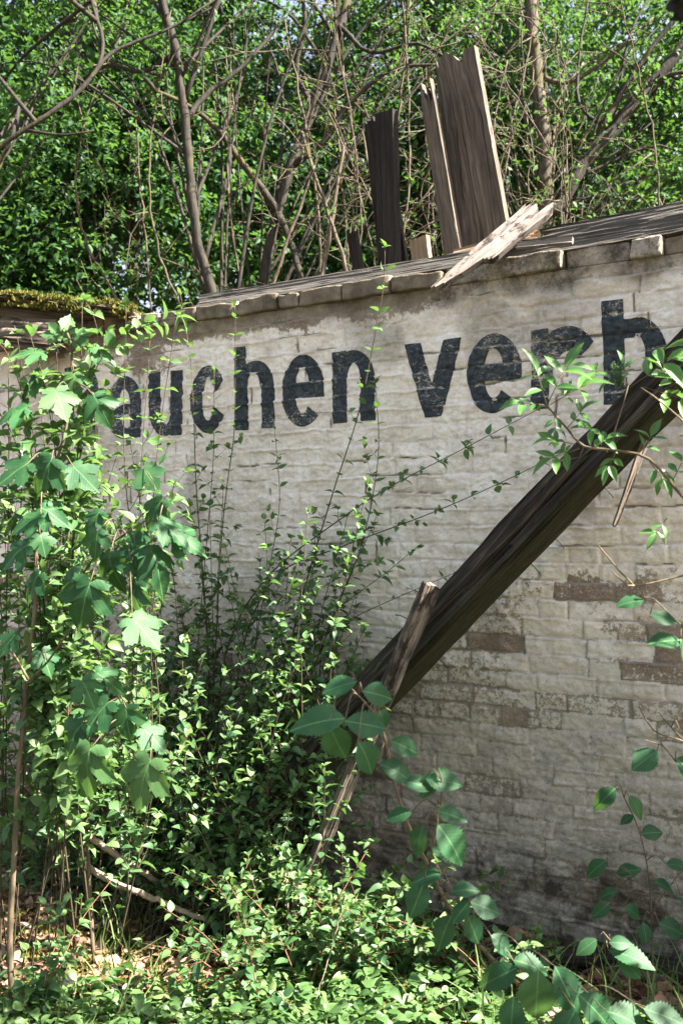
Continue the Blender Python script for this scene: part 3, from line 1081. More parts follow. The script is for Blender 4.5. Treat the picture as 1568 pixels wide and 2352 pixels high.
mb = MB()
rr = np.random.RandomState(8)
q0, q1 = P(-420, 655, 5.6), P(310, 728, 5.32)
for i in range(700):
    f = rr.rand()
    q = q0 + (q1 - q0) * f + np.array([rr.uniform(-.02, .02), rr.uniform(-.15, .12), .020 + .02 * rr.rand()])
    moss_pad(mb, q, .035, 26, rr, .016)
for i in range(260):
    f = rr.rand()
    q = q0 + (q1 - q0) * f + np.array([0, -.155, rr.uniform(-.05, .03)])
    moss_pad(mb, q, .02, 14, rr, .022)
for i in range(60):
    q = P(-420, 742, 5.55) + (P(130, 772, 5.28) - P(-420, 742, 5.55)) * rr.rand() ** 1.5 * .8 + np.array([0, rr.uniform(-.06, .03), .068])
    moss_pad(mb, q, .03, 16, rr, .022)
mb.build('moss', M['moss'], ro)

exec_plants = True
# ------------------------------------------------------------------ shoots with leaves
def shoot(st, lf, path, r0, r1, node, size, start=.12, twig=0.0, tlen=.3, lv=1, droop=0.0, dens=1.0, rr=R, k=5, pale=0.0):  # pale lightens the leaf colour to paint sunlight on
    path = np.asarray(path, float)
    tube(st, path, r0, r1, k)
    seg = np.linalg.norm(np.diff(path, axis=0), axis=1)
    cum = np.concatenate([[0], np.cumsum(seg)])
    L = cum[-1]
    if L < .02:
        return
    d = start * L
    a0 = rr.rand() * 6.28
    kk = 0
    while d < L * .985:
        p = np.array([np.interp(d, cum, path[:, i]) for i in range(3)])
        p2 = np.array([np.interp(min(L, d + .02), cum, path[:, i]) for i in range(3)])
        tn = nrm(p2 - p)
        a = nrm(np.cross(tn, [.3, .2, .93] if abs(tn[2]) < .9 else [1, .2, 0]))
        b = np.cross(tn, a)
        an = a0 + kk * math.pi / 2 + rr.uniform(-.3, .3)
        fr = d / L
        for sg in (1, -1):
            o = sg * (math.cos(an) * a + math.sin(an) * b)
            if lv > 0 and rr.rand() < twig and fr < .92:
                tl = tlen * (1.1 - .75 * fr) * rr.uniform(.5, 1.2)
                dr = nrm(o * .9 + tn * .75 + UP * .15)
                pts = [p, p + dr * tl * .5 + UP * tl * rr.uniform(-.02, .06), p + dr * tl + UP * tl * rr.uniform(-.1, .2) + rr.normal(0, .04, 3) * tl]
                shoot(st, lf, spl(pts, .03), r0 * (1 - fr) * .5 + .0009, .0007, node * .8, size * .92, .25, twig * .6, tlen * .5, lv - 1, droop, dens, rr, 4, pale)
            elif rr.rand() < dens:
                dv = nrm(o + tn * .45 + UP * (.15 - droop) + rr.normal(0, .2, 3))
                nv = nrm(UP * .9 + tn * .35 + rr.normal(0, .38, 3))
                lf.one(p + o * (r0 * .3 + .003), dv, nv, size * rr.uniform(.55, 1.2) * (1 - .25 * fr), np.clip(rr.rand() * .8 + .25 * fr * fr + pale, 0, 1))
        kk += 1
        d += node * rr.uniform(.75, 1.3)
    p = path[-1]
    tn = nrm(path[-1] - path[-2])
    for i in range(4):
        dv = nrm(tn * .7 + rr.normal(0, .5, 3))
        lf.one(p, dv, nrm(UP + rr.normal(0, .4, 3)), size * rr.uniform(.35, .75), np.clip(.7 + .3 * rr.rand(), 0, 1))


def plant(name, label, cat, base, stems, leafmat, barkmat, T=None, group=None, **kw):
    """stems: list of (path points, r0, r1, dict) -> Empty with branch + foliage parts"""
    t = thing(name, label, cat, base, group)
    st, lf = MB(), Leaves()
    for pts, r0, r1, o in stems:
        q = dict(kw)
        q.update(o)
        shoot(st, lf, spl(pts, .04), r0, r1, **q)
    st.build('branches', M[barkmat], t)
    if lf.p:
        mb = MB()
        lf.into(mb, T if T is not None else T_OV)
        mb.build('foliage', M[leafmat], t)
    return t


def gp(u, v):
    """point on the ground seen at picture position u, v"""
    Y = CAMZ * F / (v - HV)
    for _ in range(6):
        x = (u - CU) / F * Y
        Y = (CAMZ - gz(x, Y)) * F / (v - HV)
    x = (u - CU) / F * Y
    return np.array([x, Y, gz(x, Y) - .01])


def path_px(pts, ys):
    n = len(pts)
    yy = np.interp(np.linspace(0, 1, n), np.linspace(0, 1, len(ys)), ys)
    return [P(u, v, y) for (u, v), y in zip(pts, yy)]


rd = np.random.RandomState(21)
GD = 'dogwood shrubs growing in front of the wall'
kw = dict(node=.078, size=.058, twig=.30, tlen=.30, lv=1, rr=rd)


def dog(label, base_uv, lines, depth0, spread=.03, **k2):
    base = gp(*base_uv)
    st = []
    for ln, y1, r, o in lines:
        b_ = base + rd.normal(0, spread, 3) * np.array([1, 1, 0])
        if y1 < 1.0:                                          # y1 = distance kept from the wall
            k_ = np.linspace(.35, 1, len(ln))
            pts = [b_] + [P(u, v, b_[1] + (wY(u) - y1 - b_[1]) * min(1, f * 1.3)) for (u, v), f in zip(ln, k_)]
        else:
            pts = [b_] + path_px(ln, [base[1] * .5 + y1 * .5, y1])
        st.append((pts, r, .0014, o))
    q = dict(kw)
    q.update(k2)
    return plant('dogwood_shrub', label, 'shrub', base, st, 'dogwood', 'twig', None, GD, **q)


dog('tall thin dogwood whose shoot tip rises past the coping before the upright boards', (600, 2105),
    [([(590, 1900), (640, 1600), (700, 1350), (765, 1130), (820, 960), (855, 800), (880, 660), (884, 568)], .16, .006, dict(twig=.16, tlen=.16)),
     ([(560, 1850), (570, 1600), (600, 1400), (640, 1180), (636, 1050), (630, 985)], .16, .004, {}),
     ([(640, 1850), (700, 1600), (760, 1430), (830, 1250), (868, 1050), (862, 880)], .18, .005, {})], 4)
dog('tall dogwood with two straight shoots crossing the painted letters c and h', (455, 2080),
    [([(470, 1800), (480, 1576), (472, 1395), (452, 1136), (445, 950), (438, 830), (415, 676)], .16, .005, dict(twig=.14, tlen=.16)),
     ([(480, 1800), (495, 1500), (507, 1261), (522, 1111), (537, 1000), (540, 861), (540, 700)], .18, .005, dict(twig=.14, tlen=.16)),
     ([(440, 1800), (450, 1550), (470, 1300), (490, 1050), (492, 850)], .15, .004, dict(twig=.2, tlen=.18)),
     ([(430, 1850), (390, 1600), (360, 1400), (330, 1200), (300, 1020)], .15, .004, {})], 4)
dog('dogwood with two long arching rods reaching across the blank whitewash', (520, 2070),
    [([(500, 1750), (520, 1500), (610, 1330), (783, 1191), (908, 1111), (1063, 1031), (1233, 941)], .12, .0058, dict(twig=.62, tlen=.085, node=.105, start=.3, size=.052)),
     ([(530, 1750), (560, 1480), (640, 1320), (783, 1256), (983, 1181), (1133, 1116), (1298, 1036)], .14, .0054, dict(twig=.62, tlen=.085, node=.105, start=.3, size=.052)),
     ([(540, 1800), (600, 1580), (690, 1470), (783, 1391), (880, 1320), (958, 1256)], .2, .0042, dict(twig=.12)),
     ([(540, 1800), (620, 1600), (720, 1480), (800, 1425), (903, 1376), (1043, 1316)], .22, .004, dict(twig=.10, size=.036))], 4)
for i, (bu, bv, lab) in enumerate([
        (700, 2090, 'leafy dogwood growing at the foot of the fallen beam'),
        (385, 2075, 'bushy dogwood standing behind the hanging maple leaves'),
        (300, 2110, 'bushy dogwood near the mossy ground hollow'),
        (200, 2120, 'dogwood beside the slim maple stem'),
        (130, 2060, 'dogwood growing in front of the bluish pilaster side'),
        (480, 2150, 'dogwood with dense sunlit leaves in front of the fallen sticks'),
        (620, 2160, 'dogwood rising before the lower end of the fallen beam'),
        (60, 2110, 'low bushy dogwood under the short pale stick end'),
        (250, 2075, 'low bushy dogwood behind the pale thick stick'),
        (160, 2090, 'low bushy dogwood at the end of the pale thick stick'),
        (430, 2110, 'low bushy dogwood over the lowest pale bark stick'),
        (360, 2165, 'airy low bushy dogwood in sun below the lit maple leaves'),
        (520, 2170, 'airy low bushy dogwood in sun beside the beam foot'),
        (660, 2150, 'airy low bushy dogwood in sun hiding the beam foot'),
        (250, 2170, 'airy low bushy dogwood in sun around the second maple stem'),
        (560, 2115, 'fanning thin stemmed dogwood in the shade under the letters e and n'),
        (700, 2125, 'fanning thin stemmed dogwood in the shade right behind the beam foot'),
        (420, 2095, 'fanning thin stemmed dogwood in the shade under the letters u and c'),
        (440, 2185, 'airy low bushy dogwood in sun in front of the crossing fallen sticks')]):
    ls = []
    for j in range(6 if 'low bushy' in lab else 8):
        sp = rd.uniform(-1.25, 1.25) * (1.4 if 'fanning' in lab else 1.2)
        hgt = rd.uniform(.45, 1) * (1150 if bu < 350 else 1000) * ((.66 if 'airy' in lab else .42) if 'low bushy' in lab else 1)
        du = sp * rd.uniform(60, 210) + (-10)
        y1 = rd.uniform(.12, .28) if 'fanning' in lab else rd.uniform(.55, .95) if 'airy' in lab else rd.uniform(.12, .55)
        ls.append(([(bu + du * .2 + rd.normal(0, 28), bv - hgt * .3), (bu + du * .55 + rd.normal(0, 38), bv - hgt * .65), (bu + du, bv - hgt)], y1, .0040, {}))
    dog(lab, (bu, bv), ls, 4, twig=.28, tlen=.30)

for bu, bv, ys, lab, tl in [
        (170, 2200, 3.75, 'tall dogwood with sunlit pale leaf sprays before the pilaster top', [(190, 690), (130, 800), (40, 770), (90, 900), (150, 1040), (60, 1050)]),
        (290, 2190, 3.7, 'tall dogwood with bright sunlit sprays before the first painted letters', [(290, 705), (405, 725), (345, 780), (330, 1060), (400, 1110)]),
        (20, 2230, 3.5, 'tall dogwood behind the bare maple stem, cut by the picture edge', [(20, 800), (-40, 740), (60, 980), (10, 1130), (-60, 960)])]:
    ls = []
    for tu, tv in tl:
        ls.append(([(bu + (tu - bu) * .2 + rd.normal(0, 25), bv - (bv - tv) * .35), (bu + (tu - bu) * .55, bv - (bv - tv) * .72), (tu, tv)], ys + rd.uniform(-.1, .15), .0034, {}))
    dog(lab, (bu, bv), ls, 4, spread=.05, tlen=.30, size=.066, start=.20, twig=.34, node=.09, pale=.1)

# the sunny sprays of the upper corner: leaf colour lightened for the sun, larger leaves on arching side branches
base = gp(120, 2225)
st = []
for tl in ([(150, 1900), (165, 1300), (190, 950), (250, 800), (330, 750), (412, 728)], [(150, 1800), (170, 1250), (200, 900), (225, 760), (195, 690)], 
           [(120, 1800), (95, 1300), (60, 950), (10, 800), (-50, 760)], [(110, 1700), (80, 1200), (30, 1000), (-40, 900)], [(130, 1700), (140, 1200), (110, 920), (70, 770)], 
           [(120, 1700), (60, 1350), (0, 1150), (-60, 1100)], [(165, 1600), (250, 1300), (330, 1180), (395, 1150)]):
    st.append(([base + rd.normal(0, .08, 3) * [1, 1, 0]] + path_px(tl, [3.6, 3.35]), .0045, .0014, {}))
plant('dogwood_shrub', 'tall nearer dogwood holding large sunlit leaf sprays over the pilaster and first letters', 'shrub', base, st, 'dogwood', 'twig', None, GD, node=.058, size=.078, twig=.42, tlen=.26, lv=1, rr=rd, start=.30, pale=.30)

# low sunlit shoots in front, nearer to the viewer
GL_ = 'low dogwood shoots in the sunny undergrowth'
low = [(600, 2250), (660, 2235), (740, 2240), (850, 2265), (700, 2290), (930, 2240), (500, 2170), (790, 2200), (600, 2330), (1010, 2262), (860, 2190), (90, 2340), (620, 2190), (1180, 2300)]
names_low = ['low dogwood shoots in front of the sunlit round leaves', 'low dogwood tuft under the longest fallen stick', 'low dogwood shoots below the prop plank',
             'spreading low dogwood with pale sunlit leaf pairs by the shaded wall foot', 'low dogwood among the pale ground herbs', 'low dogwood reaching toward the dark elm stem',
             'low dogwood over the dry leaf patch', 'low dogwood directly at the foot of the prop plank', 'dogwood sprig at the edge of the herb carpet', 'low dogwood rod stretching before the charred planks',
             'low dogwood in the shade edge under the beam', 'dogwood sprig by the foot of the bare maple stem', 'low dogwood between the fallen sticks and prop plank', 'small dogwood sprig in the sunny grass']
for (bu, bv), lab in zip(low, names_low):
    base = gp(bu, bv)
    st = []
    for j in range(7 if bu < 1100 else 3):
        hgt = rd.uniform(.12, .50) if bu < 900 else rd.uniform(.12, .42)
        a = rd.uniform(0, 6.28)
        sp = rd.uniform(.1, .5)
        tip = base + np.array([math.cos(a) * sp, math.sin(a) * sp * .6, hgt])
        if np.dot(tip - np.array([0, Y0, 0]), WN) < .12:
            tip[1] -= .3
        st.append(([base, base + (tip - base) * .5 + np.array([0, 0, .07]), tip], .0032, .0010, {}))
    plant('low_dogwood', lab, 'shrub', base, st, 'dogwood', 'twig_red', None, GL_, node=.055, size=.058, twig=.22, tlen=.16, lv=1, rr=rd, pale=.12)

# ------------------------------------------------------------------ maple saplings with big lobed leaves
rm = np.random.RandomState(5)


def big_plant(name, label, cat, base, stem_lines, leaves, T, leafmat, barkmat, pet=.07, group=None, extra_leaf=()):
    """leaves: (u, v, Y, size_px, angle_deg (0 = tip down), tilt toward viewer, tone: sun and shade painted per leaf)"""
    t = thing(name, label, cat, base, group)
    st = MB()
    paths = []
    for pts, r0, r1 in stem_lines:
        q = spl(pts, .03)
        tube(st, q, r0, r1, 7, .10)
        paths.append(q)
    allp = np.vstack(paths)
    lf = Leaves()
    for (u, v, Y, sz, ang, tilt, rn) in leaves:
        p = P(u, v, Y)
        s = sz * Y / F * (.84 if T is T_MAPLE else .88) * rm.uniform(.75, 1.12)
        a = math.radians(ang + rm.normal(0, 12))
        d = nrm(np.array([math.sin(a), -.28 * tilt, -math.cos(a)]) + rm.normal(0, .08, 3))
        n = nrm(np.array([rm.normal(0, .32), -1.0, rm.uniform(.25, 1.5) + .3 * tilt]))
        b = p - d * s * .42
        lf.one(b, d, n, s, rn)  # tone set higher on leaves painted as sunlit
        # leaf stalk back to the nearest piece of stem, from above where possible
        w_ = np.linalg.norm((allp - b) * np.array([1, .6, 1]), axis=1) + .35 * np.maximum(0, b[2] - .05 - allp[:, 2] * 1.0) * 0
        j = np.argmin(w_)
        q = allp[j]
        if np.linalg.norm(q - b) > .01:
            mid_ = (q + b) / 2 + np.array([0, 0, .02 + .12 * np.linalg.norm(q - b)])
            tube(st, spl([q, mid_, b], .02), .0022, .0014, 5)
    mb = MB()
    lf.into(mb, T)
    st.build('branches', M[barkmat], t)
    mb.build('foliage', M[leafmat], t)
    return t


base = gp(30, 2335)
ln = [base] + path_px([(24, 2150), (34, 1960), (42, 1800), (55, 1651), (65, 1551), (82, 1376), (85, 1186), (100, 1136), (130, 1061), (158, 951), (166, 811), (155, 765)], [base[1], 3.4])
mleaf = [(150, 752, 3.4, 95, 170, .2, .9), (118, 765, 3.4, 75, 250, .4, .8), (190, 765, 3.4, 80, 110, .4, .85), (70, 805, 3.35, 110, 285, .8, .7), (235, 800, 3.42, 90, 75, .8, .6),
         (140, 925, 3.3, 95, 30, .8, .8), (232, 935, 3.35, 90, 40, .6, .3), (170, 880, 3.4, 70, 10, .6, .8), (95, 1090, 3.3, 105, 330, .5, .2), (30, 1085, 3.2, 105, 300, .5, .1),
         (195, 1095, 3.35, 100, 50, .6, .15), (60, 1195, 3.2, 110, 300, .6, .3), (30, 1270, 3.15, 120, 300, .5, .2), (120, 1175, 3.3, 80, 60, .6, .4), (70, 1345, 3.2, 105, 310, .6, .1),
         (100, 1250, 3.25, 80, 20, .6, .3), (18, 1480, 3.25, 95, 320, .6, .2), (108, 1520, 3.3, 80, 50, .7, .2), (60, 880, 3.4, 80, 300, .8, .7), (25, 940, 3.3, 100, 290, .7, .5)]
big_plant('maple_sapling', 'slim maple sapling whose bare stem rises at the picture edge', 'sapling', base, [(ln, .012, .004), (path_px([(65, 1560), (30, 1500), (-10, 1465)], [3.38, 3.3]), .005, .003),
          (path_px([(62, 1570), (110, 1520), (165, 1440)], [3.4, 3.2]), .004, .003)], mleaf, T_MAPLE, 'maple', 'sapling')
base = gp(215, 2200)
ln2 = [base] + path_px([(205, 2000), (190, 1800), (150, 1560), (146, 1395), (160, 1200), (181, 1050), (186, 960), (215, 850), (240, 790)], [base[1], 3.5])
br = path_px([(148, 1400), (210, 1290), (290, 1225), (385, 1165)], [3.45, 3.15])
br2 = path_px([(188, 1800), (240, 1690), (300, 1650), (360, 1690)], [3.5, 3.1])
mleaf = [(190, 1385, 3.0, 150, 350, .5, .25), (150, 1340, 3.05, 100, 320, .5, .15), (255, 1315, 3.05, 115, 20, .5, .1), (300, 1370, 3.05, 110, 350, .5, .05), (335, 1450, 2.95, 125, 35, .6, .6),
         (300, 1260, 3.1, 120, 300, .5, .12), (370, 1300, 3.05, 120, 40, .5, .1), (400, 1215, 3.05, 115, 55, .4, .3), (350, 1175, 3.1, 115, 330, .4, .3), (430, 1235, 3.1, 100, 60, .4, .35),
         (220, 1250, 3.05, 110, 330, .5, .2), (210, 1195, 3.2, 90, 310, .5, .3), (345, 1100, 3.2, 80, 60, .6, .4),
         (190, 1772, 2.95, 155, 350, .6, .75), (322, 1800, 2.9, 150, 10, .6, .9), (215, 1650, 3.05, 120, 320, .6, .3), (290, 1660, 3.05, 110, 20, .7, .3), (355, 1695, 3.0, 110, 50, .6, .35),
         (160, 1690, 3.05, 110, 300, .5, .25), (205, 1590, 3.0, 100, 30, .6, .4), (250, 1560, 3.1, 90, 60, .6, .3)]
big_plant('maple_sapling', 'maple sapling with large drooping lobed leaves, two catching the sun', 'sapling', base, [(ln2, .009, .003), (br, .005, .002), (br2, .004, .002)], mleaf, T_MAPLE, 'maple', 'sapling')

# ------------------------------------------------------------------ elm sapling close to the viewer, in shade
base = gp(1430, 2520)
stem = [base] + path_px([(1400, 2420), (1300, 2340), (1190, 2260), (1100, 2170), (1030, 2080), (985, 1990), (940, 1900), (905, 1800), (885, 1700), (860, 1640), (800, 1575)], [base[1] * .96, 2.55])
eleaf = [(785, 1572, 2.5, 105, 265, .6, .2), (862, 1592, 2.5, 95, 70, .6, .15), (742, 1652, 2.45, 150, 292, .8, .35), (832, 1662, 2.45, 125, 80, .5, .1), (770, 1700, 2.45, 105, 5, .3, .6),
         (842, 1735, 2.4, 130, 25, .3, .2), (925, 1712, 2.5, 95, 60, .4, .1), (905, 1765, 2.5, 110, 70, .7, .1), (955, 1798, 2.5, 80, 80, .8, .12), (1012, 1790, 2.5, 90, 80, .8, .4),
         (985, 1800, 2.5, 70, 340, .4, .5), (1030, 1868, 2.5, 95, 85, .5, .05), (960, 1925, 2.5, 105, 345, .4, .3), (1035, 1930, 2.45, 120, 50, .6, .35), (1015, 1958, 2.5, 70, 60, .6, .05),
         (985, 2010, 2.6, 90, 290, .6, .1), (1062, 2042, 2.6, 85, 95, .6, .05), (960, 2060, 2.6, 95, 330, .5, .2), (1110, 2082, 2.6, 90, 70, .4, .15), (1020, 2135, 2.65, 100, 325, .5, .1),
         (1085, 2130, 2.65, 110, 20, .4, .1), (1150, 2165, 2.65, 90, 80, .6, .1), (1060, 2090, 2.6, 90, 300, .6, .15), (1150, 2240, 2.6, 110, 300, .6, .05), (1232, 2285, 2.5, 150, 355, .4, .75),
         (1175, 2330, 2.55, 110, 330, .4, .1), (1300, 2270, 2.6, 140, 30, .5, .1), (1370, 2320, 2.55, 130, 60, .6, .05), (1440, 2335, 2.5, 140, 85, .8, .1), (1300, 2360, 2.5, 140, 350, .6, .05),
         (1210, 2210, 2.6, 90, 70, .6, .2), (1520, 2330, 2.5, 140, 80, .7, .1), (920, 1870, 2.5, 80, 280, .6, .2), (880, 1650, 2.5, 70, 20, .6, .3)]
big_plant('elm_sapling', 'dark elm sapling with toothed leaves leaning before the wall, nearest the viewer', 'sapling', base, [(stem, .0085, .0025), (path_px([(985, 1990), (1010, 1860), (1013, 1790)], [2.6, 2.5]), .003, .002)],
          eleaf, T_ELM, 'elm', 'sapling')
# thin elm sprout by the wall
base = gp(1500, 2275)
stem = [base] + path_px([(1495, 2130), (1492, 2050), (1480, 1960), (1460, 1890), (1432, 1832)], [base[1], 3.58])
eleaf = [(1392, 1828, 3.52, 88, 282, .6, .3), (1460, 1850, 3.56, 68, 60, .7, .95), (1492, 1912, 3.6, 66, 85, .6, .1), (1440, 1880, 3.6, 50, 300, .5, .2), (1372, 1990, 3.56, 82, 285, .6, .15),
         (1438, 2000, 3.6, 78, 80, .7, .1), (1522, 2030, 3.6, 66, 85, .5, .1), (1382, 2088, 3.56, 78, 310, .6, .15), (1452, 2092, 3.6, 66, 80, .6, .1), (1552, 1985, 3.6, 80, 60, .5, .2),
         (1400, 2050, 3.6, 60, 280, .5, .1), (1540, 2130, 3.6, 90, 75, .5, .2), (1480, 2140, 3.6, 60, 30, .5, .2), (1590, 2080, 3.6, 90, 75, .5, .2)]
big_plant('elm_sprout', 'thin elm sprout with few leaves standing close to the wall foot', 'sapling', base,
          [(stem, .0045, .0018), (path_px([(1490, 2060), (1440, 2000), (1395, 1990)], [3.6, 3.56]), .002, .0012), (path_px([(1492, 2100), (1540, 2030), (1600, 1960)], [3.65, 3.6]), .002, .0012)], eleaf, T_ELM, 'elm', 'sapling')
base = gp(1345, 2300)
stem = [base] + path_px([(1352, 2240), (1375, 2190), (1400, 2160)], [3.3, 3.1])
big_plant('elm_seedling', 'small elm seedling with a pair of broad leaves in the grass', 'seedling', base, [(stem, .003, .0015)],
          [(1350, 2172, 3.1, 82, 280, .7, .6), (1440, 2190, 3.1, 120, 78, .7, .5), (1420, 2165, 3.1, 70, 95, .7, .3), (1440, 2215, 3.1, 80, 60, .6, .2)], T_ELM, 'elm', 'sapling')

# elm and elder shrubs standing just outside the frame, reaching in
base = np.array([1.45, 2.75, gz(1.45, 2.75)])
tr = [base, base + np.array([.05, 0, .8]), base + np.array([-.03, .02, 1.5]), base + np.array([.05, 0, 2.2])]
root = spl(tr, .05)
e1 = [root[int(len(root) * .55)]] + path_px([(1640, 1480), (1568, 1440), (1500, 1375), (1470, 1370)], [2.8, 2.75])
e2 = [root[int(len(root) * .4)]] + path_px([(1640, 1780), (1568, 1765), (1520, 1712), (1480, 1700)], [2.8, 2.75])
e3 = [root[int(len(root) * .62)]] + path_px([(1650, 1310), (1568, 1322), (1455, 1345), (1425, 1315), (1372, 1252)], [2.9, 2.85])
e4 = [root[int(len(root) * .42)]] + path_px([(1650, 1740), (1568, 1702), (1500, 1678), (1466, 1622)], [2.85, 2.8])
eleaf = [(1452, 1380, 2.75, 88, 280, .6, .3), (1518, 1418, 2.75, 92, 60, .6, .2), (1532, 1470, 2.75, 115, 278, .7, .4), (1580, 1500, 2.75, 100, 30, .6, .2), (1484, 1742, 2.75, 88, 305, .5, .15),
         (1580, 1762, 2.75, 95, 60, .6, .1), (1590, 1690, 2.75, 80, 80, .6, .1)]
for i in range(30):                                   # the crown beside the frame
    u, v = rm.uniform(2350, 2900), rm.uniform(300, 1300)
    eleaf.append((u, v, rm.uniform(2.2, 2.7), rm.uniform(70, 120), rm.uniform(0, 360), rm.uniform(.4, 1), rm.rand()))
big_plant('elm_bush', 'elm bush beside the view with toothed leaves and bare twigs reaching in', 'shrub', base,
          [(root, .014, .005), (e1, .004, .0018), (e2, .004, .0018), (e3, .0045, .0022), (e4, .004, .0018), (path_px([(1455, 1345), (1440, 1345), (1400, 1308)], [2.86, 2.84]), .0028, .0012),
           (path_px([(1568, 1700), (1540, 1670), (1512, 1636)], [2.85, 2.8]), .0025, .0012)], eleaf, T_ELM, 'elm', 'sapling')

re_ = np.random.RandomState(14)
base = np.array([1.75, 2.35, gz(1.75, 2.35)])
t_el = thing('elder_bush', 'elder bush reaching in from beside the beam with fresh pointed leaflets', 'shrub', base)
st, lf = MB(), Leaves()
root = spl([base, base + np.array([-.1, .05, 1.0]), base + np.array([0, 0, 2.0]), base + np.array([.2, -.1, 3.0])], .05)
tube(st, root, .022, .010, 8)


def compound(p, d, n, size, rn):
    """an elder leaf: a pair or two of leaflets and one at the end"""
    d = nrm(d)
    x = nrm(np.cross(d, n))
    tube(st, np.array([p, p + d * size * .5, p + d * size * .95]), .0016, .0010, 4)
    for f, l in ((.45, .62), (.85, .72)):
        for s in (1, -1):
            lf.one(p + d * size * f, nrm(x * s * .9 + d * .55 - UP * .15 + re_.normal(0, .12, 3)), nrm(n + re_.normal(0, .25, 3)), size * l, rn)
    lf.one(p + d * size * .95, nrm(d - UP * .1), n, size * .8, rn)


main = [root[int(len(root) * .42)]] + path_px([(1680, 1250), (1568, 1142), (1490, 1055), (1415, 1035), (1340, 1025), (1302, 985), (1255, 932)], [2.6, 2.9])
tube(st, spl(main, .03), .0075, .003, 7, .15)
sub = path_px([(1405, 1035), (1408, 1000), (1430, 930), (1442, 885)], [2.86, 2.85])
tube(st, spl(sub, .03), .003, .0016, 5)
tube(st, spl(path_px([(1340, 1025), (1330, 1050), (1270, 1060)], [2.9, 2.88]), .03), .002, .0014, 5)
tube(st, spl(path_px([(1640, 1180), (1600, 1010), (1500, 910), (1470, 890)], [2.7, 2.8]), .03), .004, .002, 5)
cl = [(1255, 932, 330, 105, .55), (1258, 925, 20, 110, .5), (1250, 930, 280, 80, .4), (1262, 930, 65, 105, .6), (1272, 945, 170, 60, .3), (1440, 890, 300, 120, .6), (1440, 885, 350, 60, .5), (1445, 890, 60, 130, .7), (1400, 1010, 290, 75, .5),
      (1330, 1030, 250, 90, .7), (1320, 1020, 300, 85, .7), (1345, 1040, 60, 70, .5), (1300, 985, 40, 70, .4), (1480, 890, 100, 130, .9), (1500, 905, 60, 150, .8), (1540, 950, 75, 120, .7), (1560, 1000, 100, 110, .5),
      (1470, 1050, 20, 70, .5), (1490, 1060, 130, 70, .5), (1540, 1110, 20, 80, .5), (1530, 1190, 230, 70, .6), (1590, 1180, 40, 110, .4), (1590, 880, 20, 120, .6), (1560, 900, 330, 90, .9), (1590, 960, 120, 100, .6), (1415, 1035, 210, 70, .6)]
for u, v, a, sz, rn in cl:
    Y = 2.86
    a = math.radians(a)
    compound(P(u, v, Y), np.array([math.sin(a), -.25, math.cos(a)]) + re_.normal(0, .12, 3), nrm(np.array([re_.normal(0, .3), -.7, .9])), sz * Y / F * .8, rn)
gaps = [P(200, 1770, 2.93), P(320, 1800, 2.88), P(345, 1465, 2.93), P(1010, 1935, 2.45)]  # leaves to keep in sun below the added crown
for i in range(640):                                   # unseen crown added beside the frame, placed to dapple the plants below
    c = np.array([[2.0, 1.75, 2.9], [1.55, 2.2, 3.62], [1.2, 2.35, 3.55], [2.5, 1.6, 2.7], [1.75, 1.9, 3.2], [1.45, 2.1, 3.4]][i % 6])
    p = c + re_.normal(0, .24, 3) * [1, 1, .7]
    if p[0] / max(p[1], .2) < .40 and p[2] < 1.7 + .60 * p[1]:
        continue
    if any(np.linalg.norm(np.cross(p - q_, SUN)) < (.16 if q_[0] > 0 else .27) for q_ in gaps):     # openings shaped to let sun reach chosen leaves
        continue
    compound(p, re_.normal(0, 1, 3) + UP * .2, nrm(UP + re_.normal(0, .4, 3)), re_.uniform(.08, .16), re_.rand())
    if i % 6 == 0:
        tube(st, spl([root[int(len(root) * re_.uniform(.5, .98))], (p + root[-1]) / 2 + re_.normal(0, .1, 3), p], .08), .006, .002, 5)
mb = MB()
lf.into(mb, T_LANCE)
st.build('branches', M['sapling'], t_el)
mb.build('foliage', M['elder'], t_el)
mb = MB()
p0 = P(1420, 862, 2.84)
for i in range(60):
    d = nrm(re_.normal(0, .55, 3) + UP)
    q = p0 + d * re_.uniform(.02, .045)
    tube(mb, np.array([p0 - UP * .035, q]), .0007, .0006, 3)
    tube(mb, np.array([q, q + d * .003]), .0022, .0016, 4)
mb.build('flower_bud', M['herb'], t_el)

# ------------------------------------------------------------------ fallen sticks
GS = 'dead sticks lying in the undergrowth'
rs = np.random.RandomState(17)


def stick(label, pts, ys, r0, r1, mat='stick'):
    q = spl(path_px(pts, ys), .02)
    q = q + rs.normal(0, .002, q.shape)
    mb = MB()
    tube(mb, q, r0, r1, 8, .2)
    for i in range(3):
        j = rs.randint(2, len(q) - 2)
        d = nrm(rs.normal(0, 1, 3))
        tube(mb, np.array([q[j], q[j] + d * .03]), r1 * .6, r1 * .3, 5)
    tag(mb.build('fallen_stick', M[mat]), label, 'stick', GS)


